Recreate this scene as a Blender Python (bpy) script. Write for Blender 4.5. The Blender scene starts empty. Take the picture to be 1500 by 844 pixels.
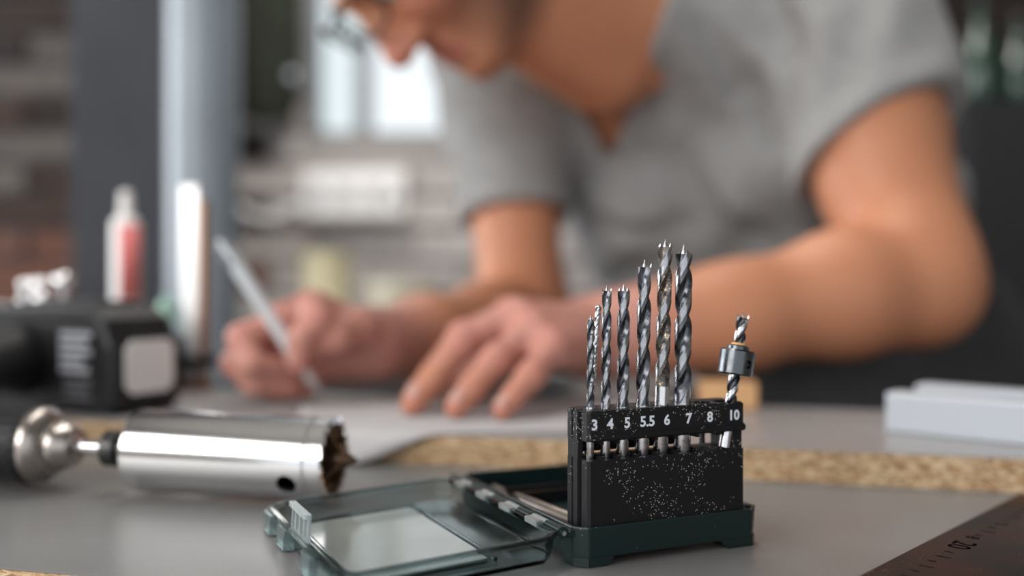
import bpy, bmesh, math, random
import numpy as np
from mathutils import Vector, Matrix

# ------------------------------------------------------------------ camera, world, lights, exposure
SC = bpy.context.scene
COL = SC.collection
F = 1470.0            # focal length in pixels of the 1500 px wide frame
CZ = 0.108            # camera height over the lower board (metres)
VH = 405.0            # pixel row of the horizon
cam_data = bpy.data.cameras.new('camera')
cam = bpy.data.objects.new('camera', cam_data)
COL.objects.link(cam)
cam.location = (0, 0, CZ)
cam.rotation_euler = (math.pi / 2, 0, 0)
cam_data.sensor_width = 36.0
cam_data.lens = 36.0 * F / 1500.0
cam_data.shift_y = -(422.0 - VH) / 1500.0
cam_data.clip_start = 0.01
cam_data.clip_end = 50
cam_data.dof.use_dof = True
cam_data.dof.focus_distance = 0.385
cam_data.dof.aperture_fstop = 2.6
SC.camera = cam

world = bpy.data.worlds.new('daylight')
SC.world = world
world.use_nodes = True
wn = world.node_tree.nodes
wn['Background'].inputs[0].default_value = (0.92, 0.96, 1.0, 1)
wn['Background'].inputs[1].default_value = 1.15

def area_light(name, loc, target, sx, sy, power, color=(1, 1, 1)):
    d = bpy.data.lights.new(name, 'AREA')
    d.shape = 'RECTANGLE'; d.size = sx; d.size_y = sy; d.energy = power; d.color = color
    o = bpy.data.objects.new(name, d); COL.objects.link(o)
    o.location = loc
    o.rotation_euler = (Vector(target) - Vector(loc)).to_track_quat('-Z', 'Y').to_euler()
    return o
area_light('front_window_daylight', (-1.5, -0.7, 0.85), (0.1, 0.85, 0.1), 1.5, 1.1, 34, (1.0, 0.98, 0.95))
area_light('side_window_daylight', (-2.02, 1.45, 0.58), (0.0, 0.9, 0.1), 1.25, 1.1, 34, (0.96, 0.98, 1.0))
area_light('ceiling_lamp_light', (-0.1, 0.75, 1.75), (0.0, 0.7, 0.0), 1.2, 0.18, 12, (1.0, 0.97, 0.92))
area_light('back_wall_fill', (-0.2, 1.5, 1.5), (-0.3, 2.3, 0.3), 0.6, 0.18, 17, (1.0, 0.96, 0.92))  # added unseen fill that brightens the back wall, no fixture behind it

SC.view_settings.view_transform = 'Standard'
SC.view_settings.look = 'None'
SC.view_settings.gamma = 1.0
SC.view_settings.use_curve_mapping = False
SC.view_settings.exposure = 0.0

# ------------------------------------------------------------------ helpers
R_ = random.Random(7)
PI = math.pi

def P(u, v, d):
    """the point seen at photo pixel (u, v) that stands d metres away"""
    return Vector(((u - 750.0) * d / F, d, CZ - (v - VH) * d / F))

def on(u, v, z=0.0):
    """the point of the level plane z seen at photo pixel (u, v)"""
    d = F * (CZ - z) / (v - VH)
    return Vector(((u - 750.0) * d / F, d, z))

class MB:
    """collects shapes; build() links them as ONE mesh object"""
    def __init__(s, M=None):
        s.v = []; s.f = []; s.mi = []; s.sm = []; s.M = M or Matrix()
    def add(s, verts, faces, mi=0, M=None, smooth=False):
        b = len(s.v)
        T = s.M @ M if M is not None else s.M
        s.v.extend((T @ Vector(p))[:] for p in verts)
        s.f.extend([tuple(i + b for i in f) for f in faces])
        s.mi.extend([mi] * len(faces)); s.sm.extend([smooth] * len(faces))
        return s
    def box(s, lo, hi, mi=0, M=None):
        x0, y0, z0 = lo; x1, y1, z1 = hi
        v = [(x0, y0, z0), (x1, y0, z0), (x1, y1, z0), (x0, y1, z0), (x0, y0, z1), (x1, y0, z1), (x1, y1, z1), (x0, y1, z1)]
        f = [(0, 3, 2, 1), (4, 5, 6, 7), (0, 1, 5, 4), (1, 2, 6, 5), (2, 3, 7, 6), (3, 0, 4, 7)]
        return s.add(v, f, mi, M)
    def prism(s, poly, z0, z1, mi=0, M=None, top=None):
        n = len(poly)
        tp = top or poly
        v = [(x, y, z0) for x, y in poly] + [(x, y, z1) for x, y in tp]
        f = [tuple(range(n - 1, -1, -1)), tuple(range(n, 2 * n))] + [(i, (i + 1) % n, n + (i + 1) % n, n + i) for i in range(n)]
        return s.add(v, f, mi, M)
    def lathe(s, prof, n=32, mi=0, M=None, smooth=True, close=False):
        """prof = [(r, z)...] turned about z; smooth within, ends capped where r is 0"""
        v = []; f = []
        for r, z in prof:
            for k in range(n):
                a = 2 * PI * k / n
                v.append((r * math.cos(a), r * math.sin(a), z))
        m = len(prof)
        for j in range(m if close else m - 1):
            j2 = (j + 1) % m
            for k in range(n):
                k2 = (k + 1) % n
                f.append((j * n + k, j * n + k2, j2 * n + k2, j2 * n + k))
        if not close:
            if prof[0][0] > 1e-6: f.append(tuple(range(n - 1, -1, -1)))
            if prof[-1][0] > 1e-6: f.append(tuple((m - 1) * n + k for k in range(n)))
        return s.add(v, f, mi, M, smooth)
    def tube(s, pts, r, n=12, mi=0, M=None, smooth=True):
        pts = [Vector(p) for p in pts]
        rs = r if isinstance(r, (list, tuple)) else [r] * len(pts)
        v = []; f = []
        up = None
        for i, p in enumerate(pts):
            t = (pts[min(i + 1, len(pts) - 1)] - pts[max(i - 1, 0)]).normalized()
            if up is None:
                up = Vector((0, 0, 1)) if abs(t.z) < .9 else Vector((1, 0, 0))
            x = (up - t * up.dot(t)).normalized(); y = t.cross(x); up = x
            for k in range(n):
                a = 2 * PI * k / n
                v.append(p + (x * math.cos(a) + y * math.sin(a)) * rs[i])
        for i in range(len(pts) - 1):
            for k in range(n):
                k2 = (k + 1) % n
                f.append((i * n + k, i * n + k2, (i + 1) * n + k2, (i + 1) * n + k))
        f.append(tuple(range(n - 1, -1, -1))); f.append(tuple((len(pts) - 1) * n + k for k in range(n)))
        return s.add(v, f, mi, M, smooth)
    def build(s, name, mats, parent=None, bevel=0.0, seg=2, angle=35, solid=0.0):
        me = bpy.data.meshes.new(name)
        me.from_pydata(s.v, [], s.f)
        mats = mats if isinstance(mats, (list, tuple)) else [mats]
        for m in mats: me.materials.append(m)
        me.polygons.foreach_set('material_index', s.mi)
        me.polygons.foreach_set('use_smooth', s.sm)
        bm = bmesh.new(); bm.from_mesh(me)
        bmesh.ops.recalc_face_normals(bm, faces=bm.faces)
        bm.to_mesh(me); bm.free()
        o = bpy.data.objects.new(name, me); COL.objects.link(o)
        if parent is not None:
            o.parent = parent; o.matrix_parent_inverse = mat_world(parent).inverted()
        if solid:
            m = o.modifiers.new('thickness', 'SOLIDIFY'); m.thickness = solid; m.offset = 0
        if bevel:
            m = o.modifiers.new('bevel', 'BEVEL'); m.width = bevel; m.segments = seg
            m.limit_method = 'ANGLE'; m.angle_limit = math.radians(angle); m.harden_normals = False
        if any(s.sm):
            edge_split(me)
        return o

def edge_split(me, ang=40):
    bm = bmesh.new(); bm.from_mesh(me)
    for e in bm.edges:
        if len(e.link_faces) == 2 and e.calc_face_angle(0) > math.radians(ang):
            e.smooth = False
    bm.to_mesh(me); bm.free()

def mat_world(o):
    M = o.matrix_basis.copy()
    if o.parent is not None:
        M = mat_world(o.parent) @ o.matrix_parent_inverse @ M
    return M

def thing(name, label, cat, loc=(0, 0, 0), M=None, group=None, kind=None):
    o = bpy.data.objects.new(name, None); COL.objects.link(o)
    o.empty_display_size = .02
    if M is not None: o.matrix_basis = M
    else: o.location = loc
    return tag(o, label, cat, group, kind)

def tag(o, label=None, cat=None, group=None, kind=None):
    if label: o['label'] = label
    if cat: o['category'] = cat
    if group: o['group'] = group
    if kind: o['kind'] = kind
    return o

def frame(origin, x, z=None, y=None):
    """a matrix whose X and Z (or Y) axes point the given ways"""
    x = Vector(x).normalized()
    if z is not None:
        z = Vector(z).normalized(); y = z.cross(x).normalized(); z = x.cross(y)
    else:
        y = Vector(y).normalized(); z = x.cross(y).normalized(); y = z.cross(x)
    M = Matrix((x, y, z)).transposed().to_4x4(); M.translation = origin
    return M

def along(a, b, x_hint=(0, 0, 1)):
    """matrix at a whose Z axis runs to b"""
    a = Vector(a); z = (Vector(b) - a).normalized()
    h = Vector(x_hint)
    if abs(h.dot(z)) > .95: h = Vector((1, 0, 0))
    x = (h - z * h.dot(z)).normalized(); y = z.cross(x)
    M = Matrix((x, y, z)).transposed().to_4x4(); M.translation = a
    return M

def boolean(o, cutters):
    """cut the cutters (objects) out of o and bake the result"""
    for c in cutters:
        m = o.modifiers.new('cut', 'BOOLEAN'); m.operation = 'DIFFERENCE'; m.object = c; m.solver = 'EXACT'
    bpy.context.view_layer.update()
    me = bpy.data.meshes.new_from_object(o.evaluated_get(bpy.context.evaluated_depsgraph_get()))
    o.modifiers.clear(); o.data = me
    for c in cutters: bpy.data.objects.remove(c)

def text_mesh(name, body, size, M, mat, parent, depth=.0001, bold=.0):
    cu = bpy.data.curves.new(name, 'FONT'); cu.body = body; cu.size = size
    cu.align_x = 'CENTER'; cu.align_y = 'CENTER'; cu.extrude = depth; cu.offset = bold; cu.resolution_u = 3
    t = bpy.data.objects.new(name, cu); COL.objects.link(t)
    bpy.context.view_layer.update()
    me = bpy.data.meshes.new_from_object(t.evaluated_get(bpy.context.evaluated_depsgraph_get()))
    bpy.data.objects.remove(t)
    me.transform(M)
    me.materials.clear(); me.materials.append(mat)
    o = bpy.data.objects.new(name, me); COL.objects.link(o)
    if parent is not None:
        o.parent = parent; o.matrix_parent_inverse = mat_world(parent).inverted()
    return o

# ------------------------------------------------------------------ materials
MATS = {}
def mat(name, col, rough=.5, metal=0.0, var=0.0, scale=40.0, spec=.5, bump=0.0, bscale=300.0, trans=0.0, ior=1.45, coat=0.0, sheen=0.0, stretch=None, rvar=0.0, alpha=1.0):
    m = bpy.data.materials.new(name); m.use_nodes = True
    nt = m.node_tree; b = nt.nodes['Principled BSDF']
    b.inputs['Base Color'].default_value = (*col, 1)
    b.inputs['Roughness'].default_value = rough
    b.inputs['Metallic'].default_value = metal
    b.inputs['Specular IOR Level'].default_value = spec
    b.inputs['Transmission Weight'].default_value = trans
    b.inputs['IOR'].default_value = ior
    b.inputs['Coat Weight'].default_value = coat
    b.inputs['Sheen Weight'].default_value = sheen
    vec = None
    if var or bump or rvar:
        tc = nt.nodes.new('ShaderNodeTexCoord'); vec = tc.outputs['Object']
        if stretch:
            mp = nt.nodes.new('ShaderNodeMapping'); mp.inputs['Scale'].default_value = stretch
            nt.links.new(vec, mp.inputs[0]); vec = mp.outputs[0]
    if var or rvar:
        n = nt.nodes.new('ShaderNodeTexNoise'); n.inputs['Scale'].default_value = scale; n.inputs['Detail'].default_value = 5
        nt.links.new(vec, n.inputs['Vector'])
        if var:
            r = nt.nodes.new('ShaderNodeMapRange'); r.inputs[1].default_value = .3; r.inputs[2].default_value = .7
            r.inputs[3].default_value = 1 - var; r.inputs[4].default_value = 1 + var
            nt.links.new(n.outputs[0], r.inputs[0])
            mx = nt.nodes.new('ShaderNodeVectorMath'); mx.operation = 'SCALE'; mx.inputs[0].default_value = col
            nt.links.new(r.outputs[0], mx.inputs['Scale'])
            nt.links.new(mx.outputs[0], b.inputs['Base Color'])
        if rvar:
            r = nt.nodes.new('ShaderNodeMapRange'); r.inputs[1].default_value = .3; r.inputs[2].default_value = .7
            r.inputs[3].default_value = max(.02, rough - rvar); r.inputs[4].default_value = min(1, rough + rvar)
            nt.links.new(n.outputs[0], r.inputs[0]); nt.links.new(r.outputs[0], b.inputs['Roughness'])
    if bump:
        n = nt.nodes.new('ShaderNodeTexNoise'); n.inputs['Scale'].default_value = bscale; n.inputs['Detail'].default_value = 3
        nt.links.new(vec, n.inputs['Vector'])
        bp = nt.nodes.new('ShaderNodeBump'); bp.inputs['Strength'].default_value = bump; bp.inputs['Distance'].default_value = .001
        nt.links.new(n.outputs[0], bp.inputs['Height']); nt.links.new(bp.outputs[0], b.inputs['Normal'])
    MATS[name] = m
    return m

def ramp_mat(name, stops, scale, stretch=(1, 1, 1), rough=.8, detail=4, kind='noise', bump=.3, dist=.0008, metal=0.0):
    """several colours mixed by a noise or by flake-like cells"""
    m = bpy.data.materials.new(name); m.use_nodes = True
    nt = m.node_tree; b = nt.nodes['Principled BSDF']
    b.inputs['Roughness'].default_value = rough; b.inputs['Metallic'].default_value = metal
    tc = nt.nodes.new('ShaderNodeTexCoord'); mp = nt.nodes.new('ShaderNodeMapping'); mp.inputs['Scale'].default_value = stretch
    nt.links.new(tc.outputs['Object'], mp.inputs[0])
    if kind == 'noise':
        n = nt.nodes.new('ShaderNodeTexNoise'); n.inputs['Scale'].default_value = scale; n.inputs['Detail'].default_value = detail
        nt.links.new(mp.outputs[0], n.inputs['Vector']); out = n.outputs[0]
    else:
        w = nt.nodes.new('ShaderNodeTexNoise'); w.inputs['Scale'].default_value = scale * .8; w.inputs['Detail'].default_value = 2
        nt.links.new(mp.outputs[0], w.inputs['Vector'])
        ad = nt.nodes.new('ShaderNodeMixRGB'); ad.blend_type = 'ADD'; ad.inputs[0].default_value = .012 if scale > 50 else .02
        nt.links.new(mp.outputs[0], ad.inputs[1]); nt.links.new(w.outputs['Color'], ad.inputs[2])
        n = nt.nodes.new('ShaderNodeTexVoronoi'); n.inputs['Scale'].default_value = scale
        nt.links.new(ad.outputs[0], n.inputs['Vector'])
        sp = nt.nodes.new('ShaderNodeSeparateColor'); nt.links.new(n.outputs['Color'], sp.inputs[0]); out = sp.outputs[0]
    cr = nt.nodes.new('ShaderNodeValToRGB')
    el = cr.color_ramp.elements
    while len(el) < len(stops): el.new(.5)
    for e, (p, c) in zip(el, stops): e.position = p; e.color = (*c, 1)
    nt.links.new(out, cr.inputs[0]); nt.links.new(cr.outputs[0], b.inputs['Base Color'])
    if bump:
        bp = nt.nodes.new('ShaderNodeBump'); bp.inputs['Strength'].default_value = bump; bp.inputs['Distance'].default_value = dist
        nt.links.new(out, bp.inputs['Height']); nt.links.new(bp.outputs[0], b.inputs['Normal'])
    MATS[name] = m
    return m

def dusty(m, scale=1500.0, size=.18, patch=45.0, amount=.55, col=(.75, .73, .7)):
    """a scatter of sawdust specks on a material"""
    nt = m.node_tree; b = nt.nodes['Principled BSDF']
    tc = nt.nodes.new('ShaderNodeTexCoord')
    vo = nt.nodes.new('ShaderNodeTexVoronoi'); vo.inputs['Scale'].default_value = scale
    nt.links.new(tc.outputs['Object'], vo.inputs['Vector'])
    sp = nt.nodes.new('ShaderNodeSeparateColor'); nt.links.new(vo.outputs['Color'], sp.inputs[0])
    no = nt.nodes.new('ShaderNodeTexNoise'); no.inputs['Scale'].default_value = patch; no.inputs['Detail'].default_value = 3
    nt.links.new(tc.outputs['Object'], no.inputs['Vector'])
    lt = nt.nodes.new('ShaderNodeMath'); lt.operation = 'LESS_THAN'; lt.inputs[1].default_value = size * 1.9
    nt.links.new(vo.outputs['Distance'], lt.inputs[0])
    ad = nt.nodes.new('ShaderNodeMath'); ad.operation = 'ADD'
    ml = nt.nodes.new('ShaderNodeMath'); ml.operation = 'MULTIPLY'; ml.inputs[1].default_value = 1.0
    nt.links.new(no.outputs[0], ml.inputs[0])
    m2 = nt.nodes.new('ShaderNodeMath'); m2.operation = 'MULTIPLY'; m2.inputs[1].default_value = 1.0
    nt.links.new(sp.outputs[0], m2.inputs[0])
    nt.links.new(ml.outputs[0], ad.inputs[0]); nt.links.new(m2.outputs[0], ad.inputs[1])
    gt = nt.nodes.new('ShaderNodeMath'); gt.operation = 'GREATER_THAN'; gt.inputs[1].default_value = 1.9 - amount
    nt.links.new(ad.outputs[0], gt.inputs[0])
    an = nt.nodes.new('ShaderNodeMath'); an.operation = 'MULTIPLY'
    nt.links.new(lt.outputs[0], an.inputs[0]); nt.links.new(gt.outputs[0], an.inputs[1])
    mx = nt.nodes.new('ShaderNodeMixRGB'); mx.inputs[2].default_value = (*col, 1)
    src = b.inputs['Base Color']
    if src.is_linked: nt.links.new(src.links[0].from_socket, mx.inputs[1])
    else: mx.inputs[1].default_value = src.default_value
    nt.links.new(an.outputs[0], mx.inputs[0]); nt.links.new(mx.outputs[0], src)
    return m

laminate = mat('grey_laminate', (.20, .198, .197), .34, var=.05, scale=9, spec=.5, bump=.05, bscale=900, rvar=.06)
laminate_glare = mat('grey_laminate_glare', (.31, .30, .298), .32, var=.05, scale=9, bump=.05, bscale=900, rvar=.06)  # same grey laminate, lightened to paint in the window's grazing reflection
chip = ramp_mat('chipboard_edge', [(0, (.2, .1, .045)), (.3, (.42, .25, .12)), (.65, (.62, .42, .23)), (1, (.82, .66, .46))], 350, (1, 1, 3.2), .85, kind='cells', bump=.6)
steel = mat('bright_steel', (.72, .72, .74), .2, 1.0, var=.1, scale=400, rvar=.06)
steel_dark = mat('dark_drill_steel', (.105, .11, .125), .3, 1.0, var=.2, scale=350, rvar=.12)
steel_land = mat('ground_drill_steel', (.40, .41, .43), .24, 1.0, var=.15, scale=500, rvar=.08)
dusty(steel_dark, 1700, .16, 90, .40, (.6, .5, .38))
black = mat('black_plastic', (.009, .009, .0105), .36, spec=.45, bump=.06, bscale=900)
block_black = mat('black_holder_plastic', (.009, .009, .0105), .5, spec=.3, bump=.05, bscale=900)
dusty(block_black, 2000, .2, 60, .44, (.62, .6, .57))
green = mat('dark_green_plastic', (.0065, .019, .019), .35, spec=.5, bump=.05, bscale=700)
dusty(green, 1500, .13, 70, .36, (.5, .52, .5))
white_print = mat('white_print', (.78, .82, .9), .6)
wood_tip = mat('wood_dust', (.75, .42, .18), .9)
alu = mat('brushed_aluminium', (.86, .86, .87), .17, 1.0)
rusty = ramp_mat('brown_stained_steel', [(0, (.02, .012, .008)), (.5, (.13, .075, .045)), (1, (.3, .2, .13))], 120, rough=.35, metal=.7, bump=.2)
clear = mat('smoky_clear_plastic', (.50, .58, .58), .04, trans=1.0, ior=1.2)
smoky_grip = mat('smoky_grip_plastic', (.22, .30, .30), .2, trans=.7, ior=1.3)
frosty = mat('cloudy_clear_plastic', (.75, .82, .83), .22, trans=.75, ior=1.3)
frost = mat('frosted_clear_plastic', (.24, .26, .245), .11, spec=.6, var=.12, scale=30)
# ------------------------------------------------------------------ the setting
ROOM = dict(x0=-2.1, x1=2.1, y0=-2.2, y1=2.3, z0=-.9, z1=1.85)
plaster = mat('grey_plaster', (.32, .30, .28), .9, var=.12, scale=6)
concrete = mat('concrete_floor', (.22, .21, .2), .8, var=.2, scale=5)
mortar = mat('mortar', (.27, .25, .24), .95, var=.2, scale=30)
nt = mortar.node_tree                              # limewashed mortar in the middle; shade at both ends put into the colour
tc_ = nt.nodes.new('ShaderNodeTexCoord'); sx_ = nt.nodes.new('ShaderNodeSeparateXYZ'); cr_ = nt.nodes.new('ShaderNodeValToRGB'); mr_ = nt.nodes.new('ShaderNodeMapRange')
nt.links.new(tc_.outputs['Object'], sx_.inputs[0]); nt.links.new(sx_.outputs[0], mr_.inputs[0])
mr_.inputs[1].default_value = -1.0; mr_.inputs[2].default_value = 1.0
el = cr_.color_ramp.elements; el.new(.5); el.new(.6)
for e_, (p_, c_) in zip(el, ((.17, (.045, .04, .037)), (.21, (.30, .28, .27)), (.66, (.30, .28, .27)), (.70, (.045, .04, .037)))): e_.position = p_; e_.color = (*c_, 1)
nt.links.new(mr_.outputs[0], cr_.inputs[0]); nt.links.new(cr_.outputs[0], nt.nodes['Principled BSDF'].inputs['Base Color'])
brick_dark = [mat('brown_brick_%d' % i, c, .9, var=.35, scale=18, bump=.5, bscale=120) for i, c in enumerate([(.022, .013, .010), (.015, .010, .009), (.036, .020, .015), (.085, .072, .066)])]  # brown bricks, darkened to put the shade of the wall's ends into the colour
brick_red = [mat('red_brick_%d' % i, c, .9, var=.25, scale=18, bump=.5, bscale=120) for i, c in enumerate([(.13, .055, .036), (.10, .048, .036), (.15, .072, .05)])]
brick_pale = [mat('whitewashed_brick_%d' % i, c, .9, var=.2, scale=18, bump=.5, bscale=120) for i, c in enumerate([(.42, .38, .36), (.46, .43, .42), (.38, .355, .355), (.43, .37, .34)])]
R = ROOM
tag(MB().box((R['x0'], R['y0'], R['z0'] - .1), (R['x1'], R['y1'], R['z0'])).build('floor', concrete), kind='structure')
tag(MB().box((R['x0'], R['y0'], R['z1']), (R['x1'], R['y1'], R['z1'] + .1)).build('ceiling', plaster), kind='structure')
w = MB(); xl = R['x0']
for y0, y1, z0, z1 in ((R['y0'], .8, R['z0'], R['z1']), (2.1, R['y1'], R['z0'], R['z1']), (.8, 2.1, R['z0'], 0), (.8, 2.1, 1.18, R['z1'])):
    w.box((xl - .12, y0, z0), (xl, y1, z1))
tag(w.build('wall_left', plaster), kind='structure')
tag(MB().box((R['x1'], R['y0'], R['z0']), (R['x1'] + .12, R['y1'], R['z1'])).build('wall_right', plaster), kind='structure')
WX0, WX1, WZ0, WZ1 = -.475, .02, .43, 1.2
w = MB()
yb = R['y1']
w.box((R['x0'], yb, R['z0']), (WX0, yb + .2, R['z1'])).box((WX1, yb, R['z0']), (R['x1'], yb + .2, R['z1']))
w.box((WX0, yb, R['z0']), (WX1, yb + .2, WZ0)).box((WX0, yb, WZ1), (WX1, yb + .2, R['z1']))
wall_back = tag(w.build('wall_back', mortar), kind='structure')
# bricks, one object each, sharing mesh data
BR = {}
def brick_mesh(length, m):
    key = (round(length, 3), m.name)
    if key not in BR:
        b = MB(); c = .004
        h, dpt = .0325, .012
        v = []
        for (x, z, y) in ((-1, -1, 0), (1, -1, 0), (1, 1, 0), (-1, 1, 0)): v.append((x * length / 2, .004, z * h))
        for (x, z) in ((-1, -1), (1, -1), (1, 1), (-1, 1)): v.append((x * (length / 2 - c), -dpt, z * (h - c)))
        b.add(v, [(4, 5, 6, 7), (0, 1, 5, 4), (1, 2, 6, 5), (2, 3, 7, 6), (3, 0, 4, 7), (3, 2, 1, 0)])
        o = b.build('brick', m); BR[key] = o.data; bpy.data.objects.remove(o)
    return BR[key]
nb = 0
for row in range(19):
    z = -.42 + row * .075
    x = -1.32 - (row % 2) * .11
    while x < 1.3:
        L = .21
        xc = x + L / 2
        x += .22
        lo, hi = xc - L / 2, xc + L / 2
        if z + .0325 > WZ0 and z - .0325 < WZ1:
            if lo > WX0 - .02 and hi < WX1 + .02: continue
            if lo < WX0 < hi: hi = WX0 - .005
            elif lo < WX1 < hi: lo = WX1 + .005
        if hi - lo < .04: continue
        xc = (lo + hi) / 2; L = hi - lo
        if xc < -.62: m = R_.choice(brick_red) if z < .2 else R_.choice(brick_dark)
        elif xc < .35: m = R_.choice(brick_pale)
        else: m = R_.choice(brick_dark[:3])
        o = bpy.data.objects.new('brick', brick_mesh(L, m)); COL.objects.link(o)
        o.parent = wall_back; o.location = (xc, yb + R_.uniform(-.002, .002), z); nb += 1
# window
wframe = mat('grey_window_frame', (.2, .22, .24), .5)
glass = mat('window_glass', (.95, .98, .98), .02, trans=1.0, ior=1.02)
glass_dim = mat('dusty_window_glass', (.78, .84, .83), .08, trans=1.0, ior=1.02)
win = bpy.data.objects.new('window_1', None); COL.objects.link(win); win.location = ((WX0 + WX1) / 2, yb + .1, WZ0); win['kind'] = 'structure'
XM = -.352
w = MB()
for x0, x1, z0, z1 in ((WX0, WX0 + .02, WZ0, WZ1), (WX1 - .03, WX1, WZ0, WZ1), (WX0, WX1, WZ0, WZ0 + .02), (WX0, WX1, WZ1 - .03, WZ1)):
    w.box((x0, yb + .07, z0), (x1, yb + .11, z1))
w.build('window_frame', wframe, win)
MB().box((XM - .018, yb + .068, WZ0 + .02), (XM + .018, yb + .112, WZ1 - .03)).build('mullion', wframe, win)
MB().box((WX0 + .02, yb + .088, WZ0 + .02), (XM - .018, yb + .092, WZ1 - .03)).build('pane', glass_dim, win)
MB().box((XM + .018, yb + .088, WZ0 + .02), (WX1 - .03, yb + .092, WZ1 - .03)).build('pane', glass, win)

win2 = bpy.data.objects.new('window_2', None); COL.objects.link(win2); win2.location = (R['x0'] - .06, 1.45, 0); win2['kind'] = 'structure'
w = MB()
for y0, y1, z0, z1 in ((.8, .84, 0, 1.18), (2.06, 2.1, 0, 1.18), (.84, 2.06, 0, .04), (.84, 2.06, 1.14, 1.18), (1.43, 1.47, .04, 1.14)):
    w.box((R['x0'] - .085, y0, z0), (R['x0'] - .035, y1, z1))
w.build('window_frame', wframe, win2)
for y0, y1 in ((.84, 1.43), (1.47, 2.06)): MB().box((R['x0'] - .062, y0, .04), (R['x0'] - .058, y1, 1.14)).build('pane', glass, win2)

# ------------------------------------------------------------------ bench, boards and paper
ANG = math.radians(-14.2)
def board_frame(o):
    return frame((o[0], o[1], 0), (math.cos(ANG), math.sin(ANG), 0), z=(0, 0, 1))
bench_wood = ramp_mat('bench_wood', [(0, (.12, .075, .045)), (1, (.25, .17, .11))], 25, (1, 8, 1), .6)
ML = board_frame((-.165, .3665))
MU = board_frame((-.033, .571))
t = thing('workbench', 'brown wooden workbench under the grey chipboard panels', 'workbench', (0, .6, -.9))
bm_ = MB(ML); bm_.box((-.75, -.12, -.06), (.95, .58, -.0185)); bm_.build('bench_top', bench_wood, t, .003)
for x in (-.7, .85):
    for y in (-.08, .50):
        MB(ML).box((x, y, -.9), (x + .06, y + .06, -.06)).build('leg', bench_wood, t)
def panel(label, M, x0, x1, y0, y1, zb, laminate=laminate):
    t = thing('chipboard_panel', label, 'board', M=M @ Matrix.Translation(((x0 + x1) / 2, (y0 + y1) / 2, zb)))
    MB(M).box((x0, y0, zb + .0004), (x1, y1, zb + .0172)).build('chipboard_core', chip, t)
    MB(M).box((x0, y0, zb + .0172), (x1, y1, zb + .0179)).build('laminate_face', laminate, t, .0002, 1)
    MB(M).box((x0, y0, zb), (x1, y1, zb + .0004)).build('laminate_face', laminate, t)
    return t
panel('large grey laminated chipboard panel under the drill bit case', ML, -.62, .8, 0, .505, -.0182)
panel('narrower grey laminated chipboard panel under the hands, showing its raw front edge', MU, -.6, .62, 0, .172, -.0002, laminate_glare)
# paper sheet: lies on the upper panel, its front corner sags over the edge
paper = mat('grey_paper', (.5, .49, .5), .75, var=.06, scale=25)
pv = []; pf = []
na, nbp = 44, 26
O2 = Vector((-.088, -.034)); ea = Vector((.93, .37)).normalized(); eb = Vector((-ea.y, ea.x))
for i in range(na + 1):
    for j in range(nbp + 1):
        q = O2 + ea * (.27 * i / na) + eb * (.135 * j / nbp)
        x, y = q
        if y >= -.0012: z = .0182 + .0003
        else:
            s_ = -.0012 - y
            if s_ < .021:
                k = s_ / .021; z = .0185 - .0172 * (k * k * (3 - 2 * k)); y = -.0012 - s_ * .62
            else: z = .0013; y = -.0012 - .021 * .62 - (s_ - .021)
        pv.append((x, y, z))
for i in range(na):
    for j in range(nbp):
        a = i * (nbp + 1) + j
        pf.append((a, a + nbp + 1, a + nbp + 2, a + 1))
o = MB(MU).add(pv, pf, smooth=True).build('paper_sheet', paper, solid=.0003)
tag(o, 'sheet of grey drawing paper under the hands, corner sagging over the board edge', 'paper')

# ------------------------------------------------------------------ the drill bit case
E1 = Vector((math.cos(math.radians(25)), math.sin(math.radians(25)), 0)); E2 = Vector((-E1.y, E1.x, 0))
CO = Vector((.0242, .3693, 0))
MC = frame(CO, E1, z=(0, 0, 1))
MCi = MC.inverted()
def plane_t(u, v, t):
    """case coordinates of the point seen at (u, v) in the upright plane t"""
    k = (u - 750) / F
    d = (t + E2.y * -0 + (E1.x * CO.y) - E1.y * CO.x) / (E1.x - E1.y * k)
    return MCi @ P(u, v, d)
case = thing('drill_bit_case', 'open dark green drill bit case with clear lid and upright numbered black holder', 'drill bit case', M=MC)
S1, T1, CH, ZR = .085, .1165, .0047, .0148
def chamfer(s0, t0, s1, t1, c):
    return [(s0 + c, t0), (s1 - c, t0), (s1, t0 + c), (s1, t1 - c), (s1 - c, t1), (s0 + c, t1), (s0, t1 - c), (s0, t0 + c)]
def tray(mb, outer, inner, z0, zf, z1, flare=None):
    n = len(outer)
    lo = flare or outer
    v = [(x, y, z0) for x, y in lo] + [(x, y, z1) for x, y in outer] + [(x, y, z1) for x, y in inner] + [(x, y, zf) for x, y in inner]
    f = [tuple(range(n - 1, -1, -1))]
    for i in range(n):
        j = (i + 1) % n
        f += [(i, j, n + j, n + i), (n + i, n + j, 2 * n + j, 2 * n + i), (2 * n + i, 2 * n + j, 3 * n + j, 3 * n + i)]
    f.append(tuple(range(3 * n, 4 * n)))
    return mb.add(v, f)
b = MB(MC)
tray(b, chamfer(0, 0, S1, T1, CH), chamfer(.0018, .0012, S1 - .0018, T1 - .0018, CH * .8), .003, .0046, ZR, chamfer(.0006, .0006, S1 - .0006, T1 - .0006, CH))
b.build('base_tray', green, case, .0005, 2)
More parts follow.
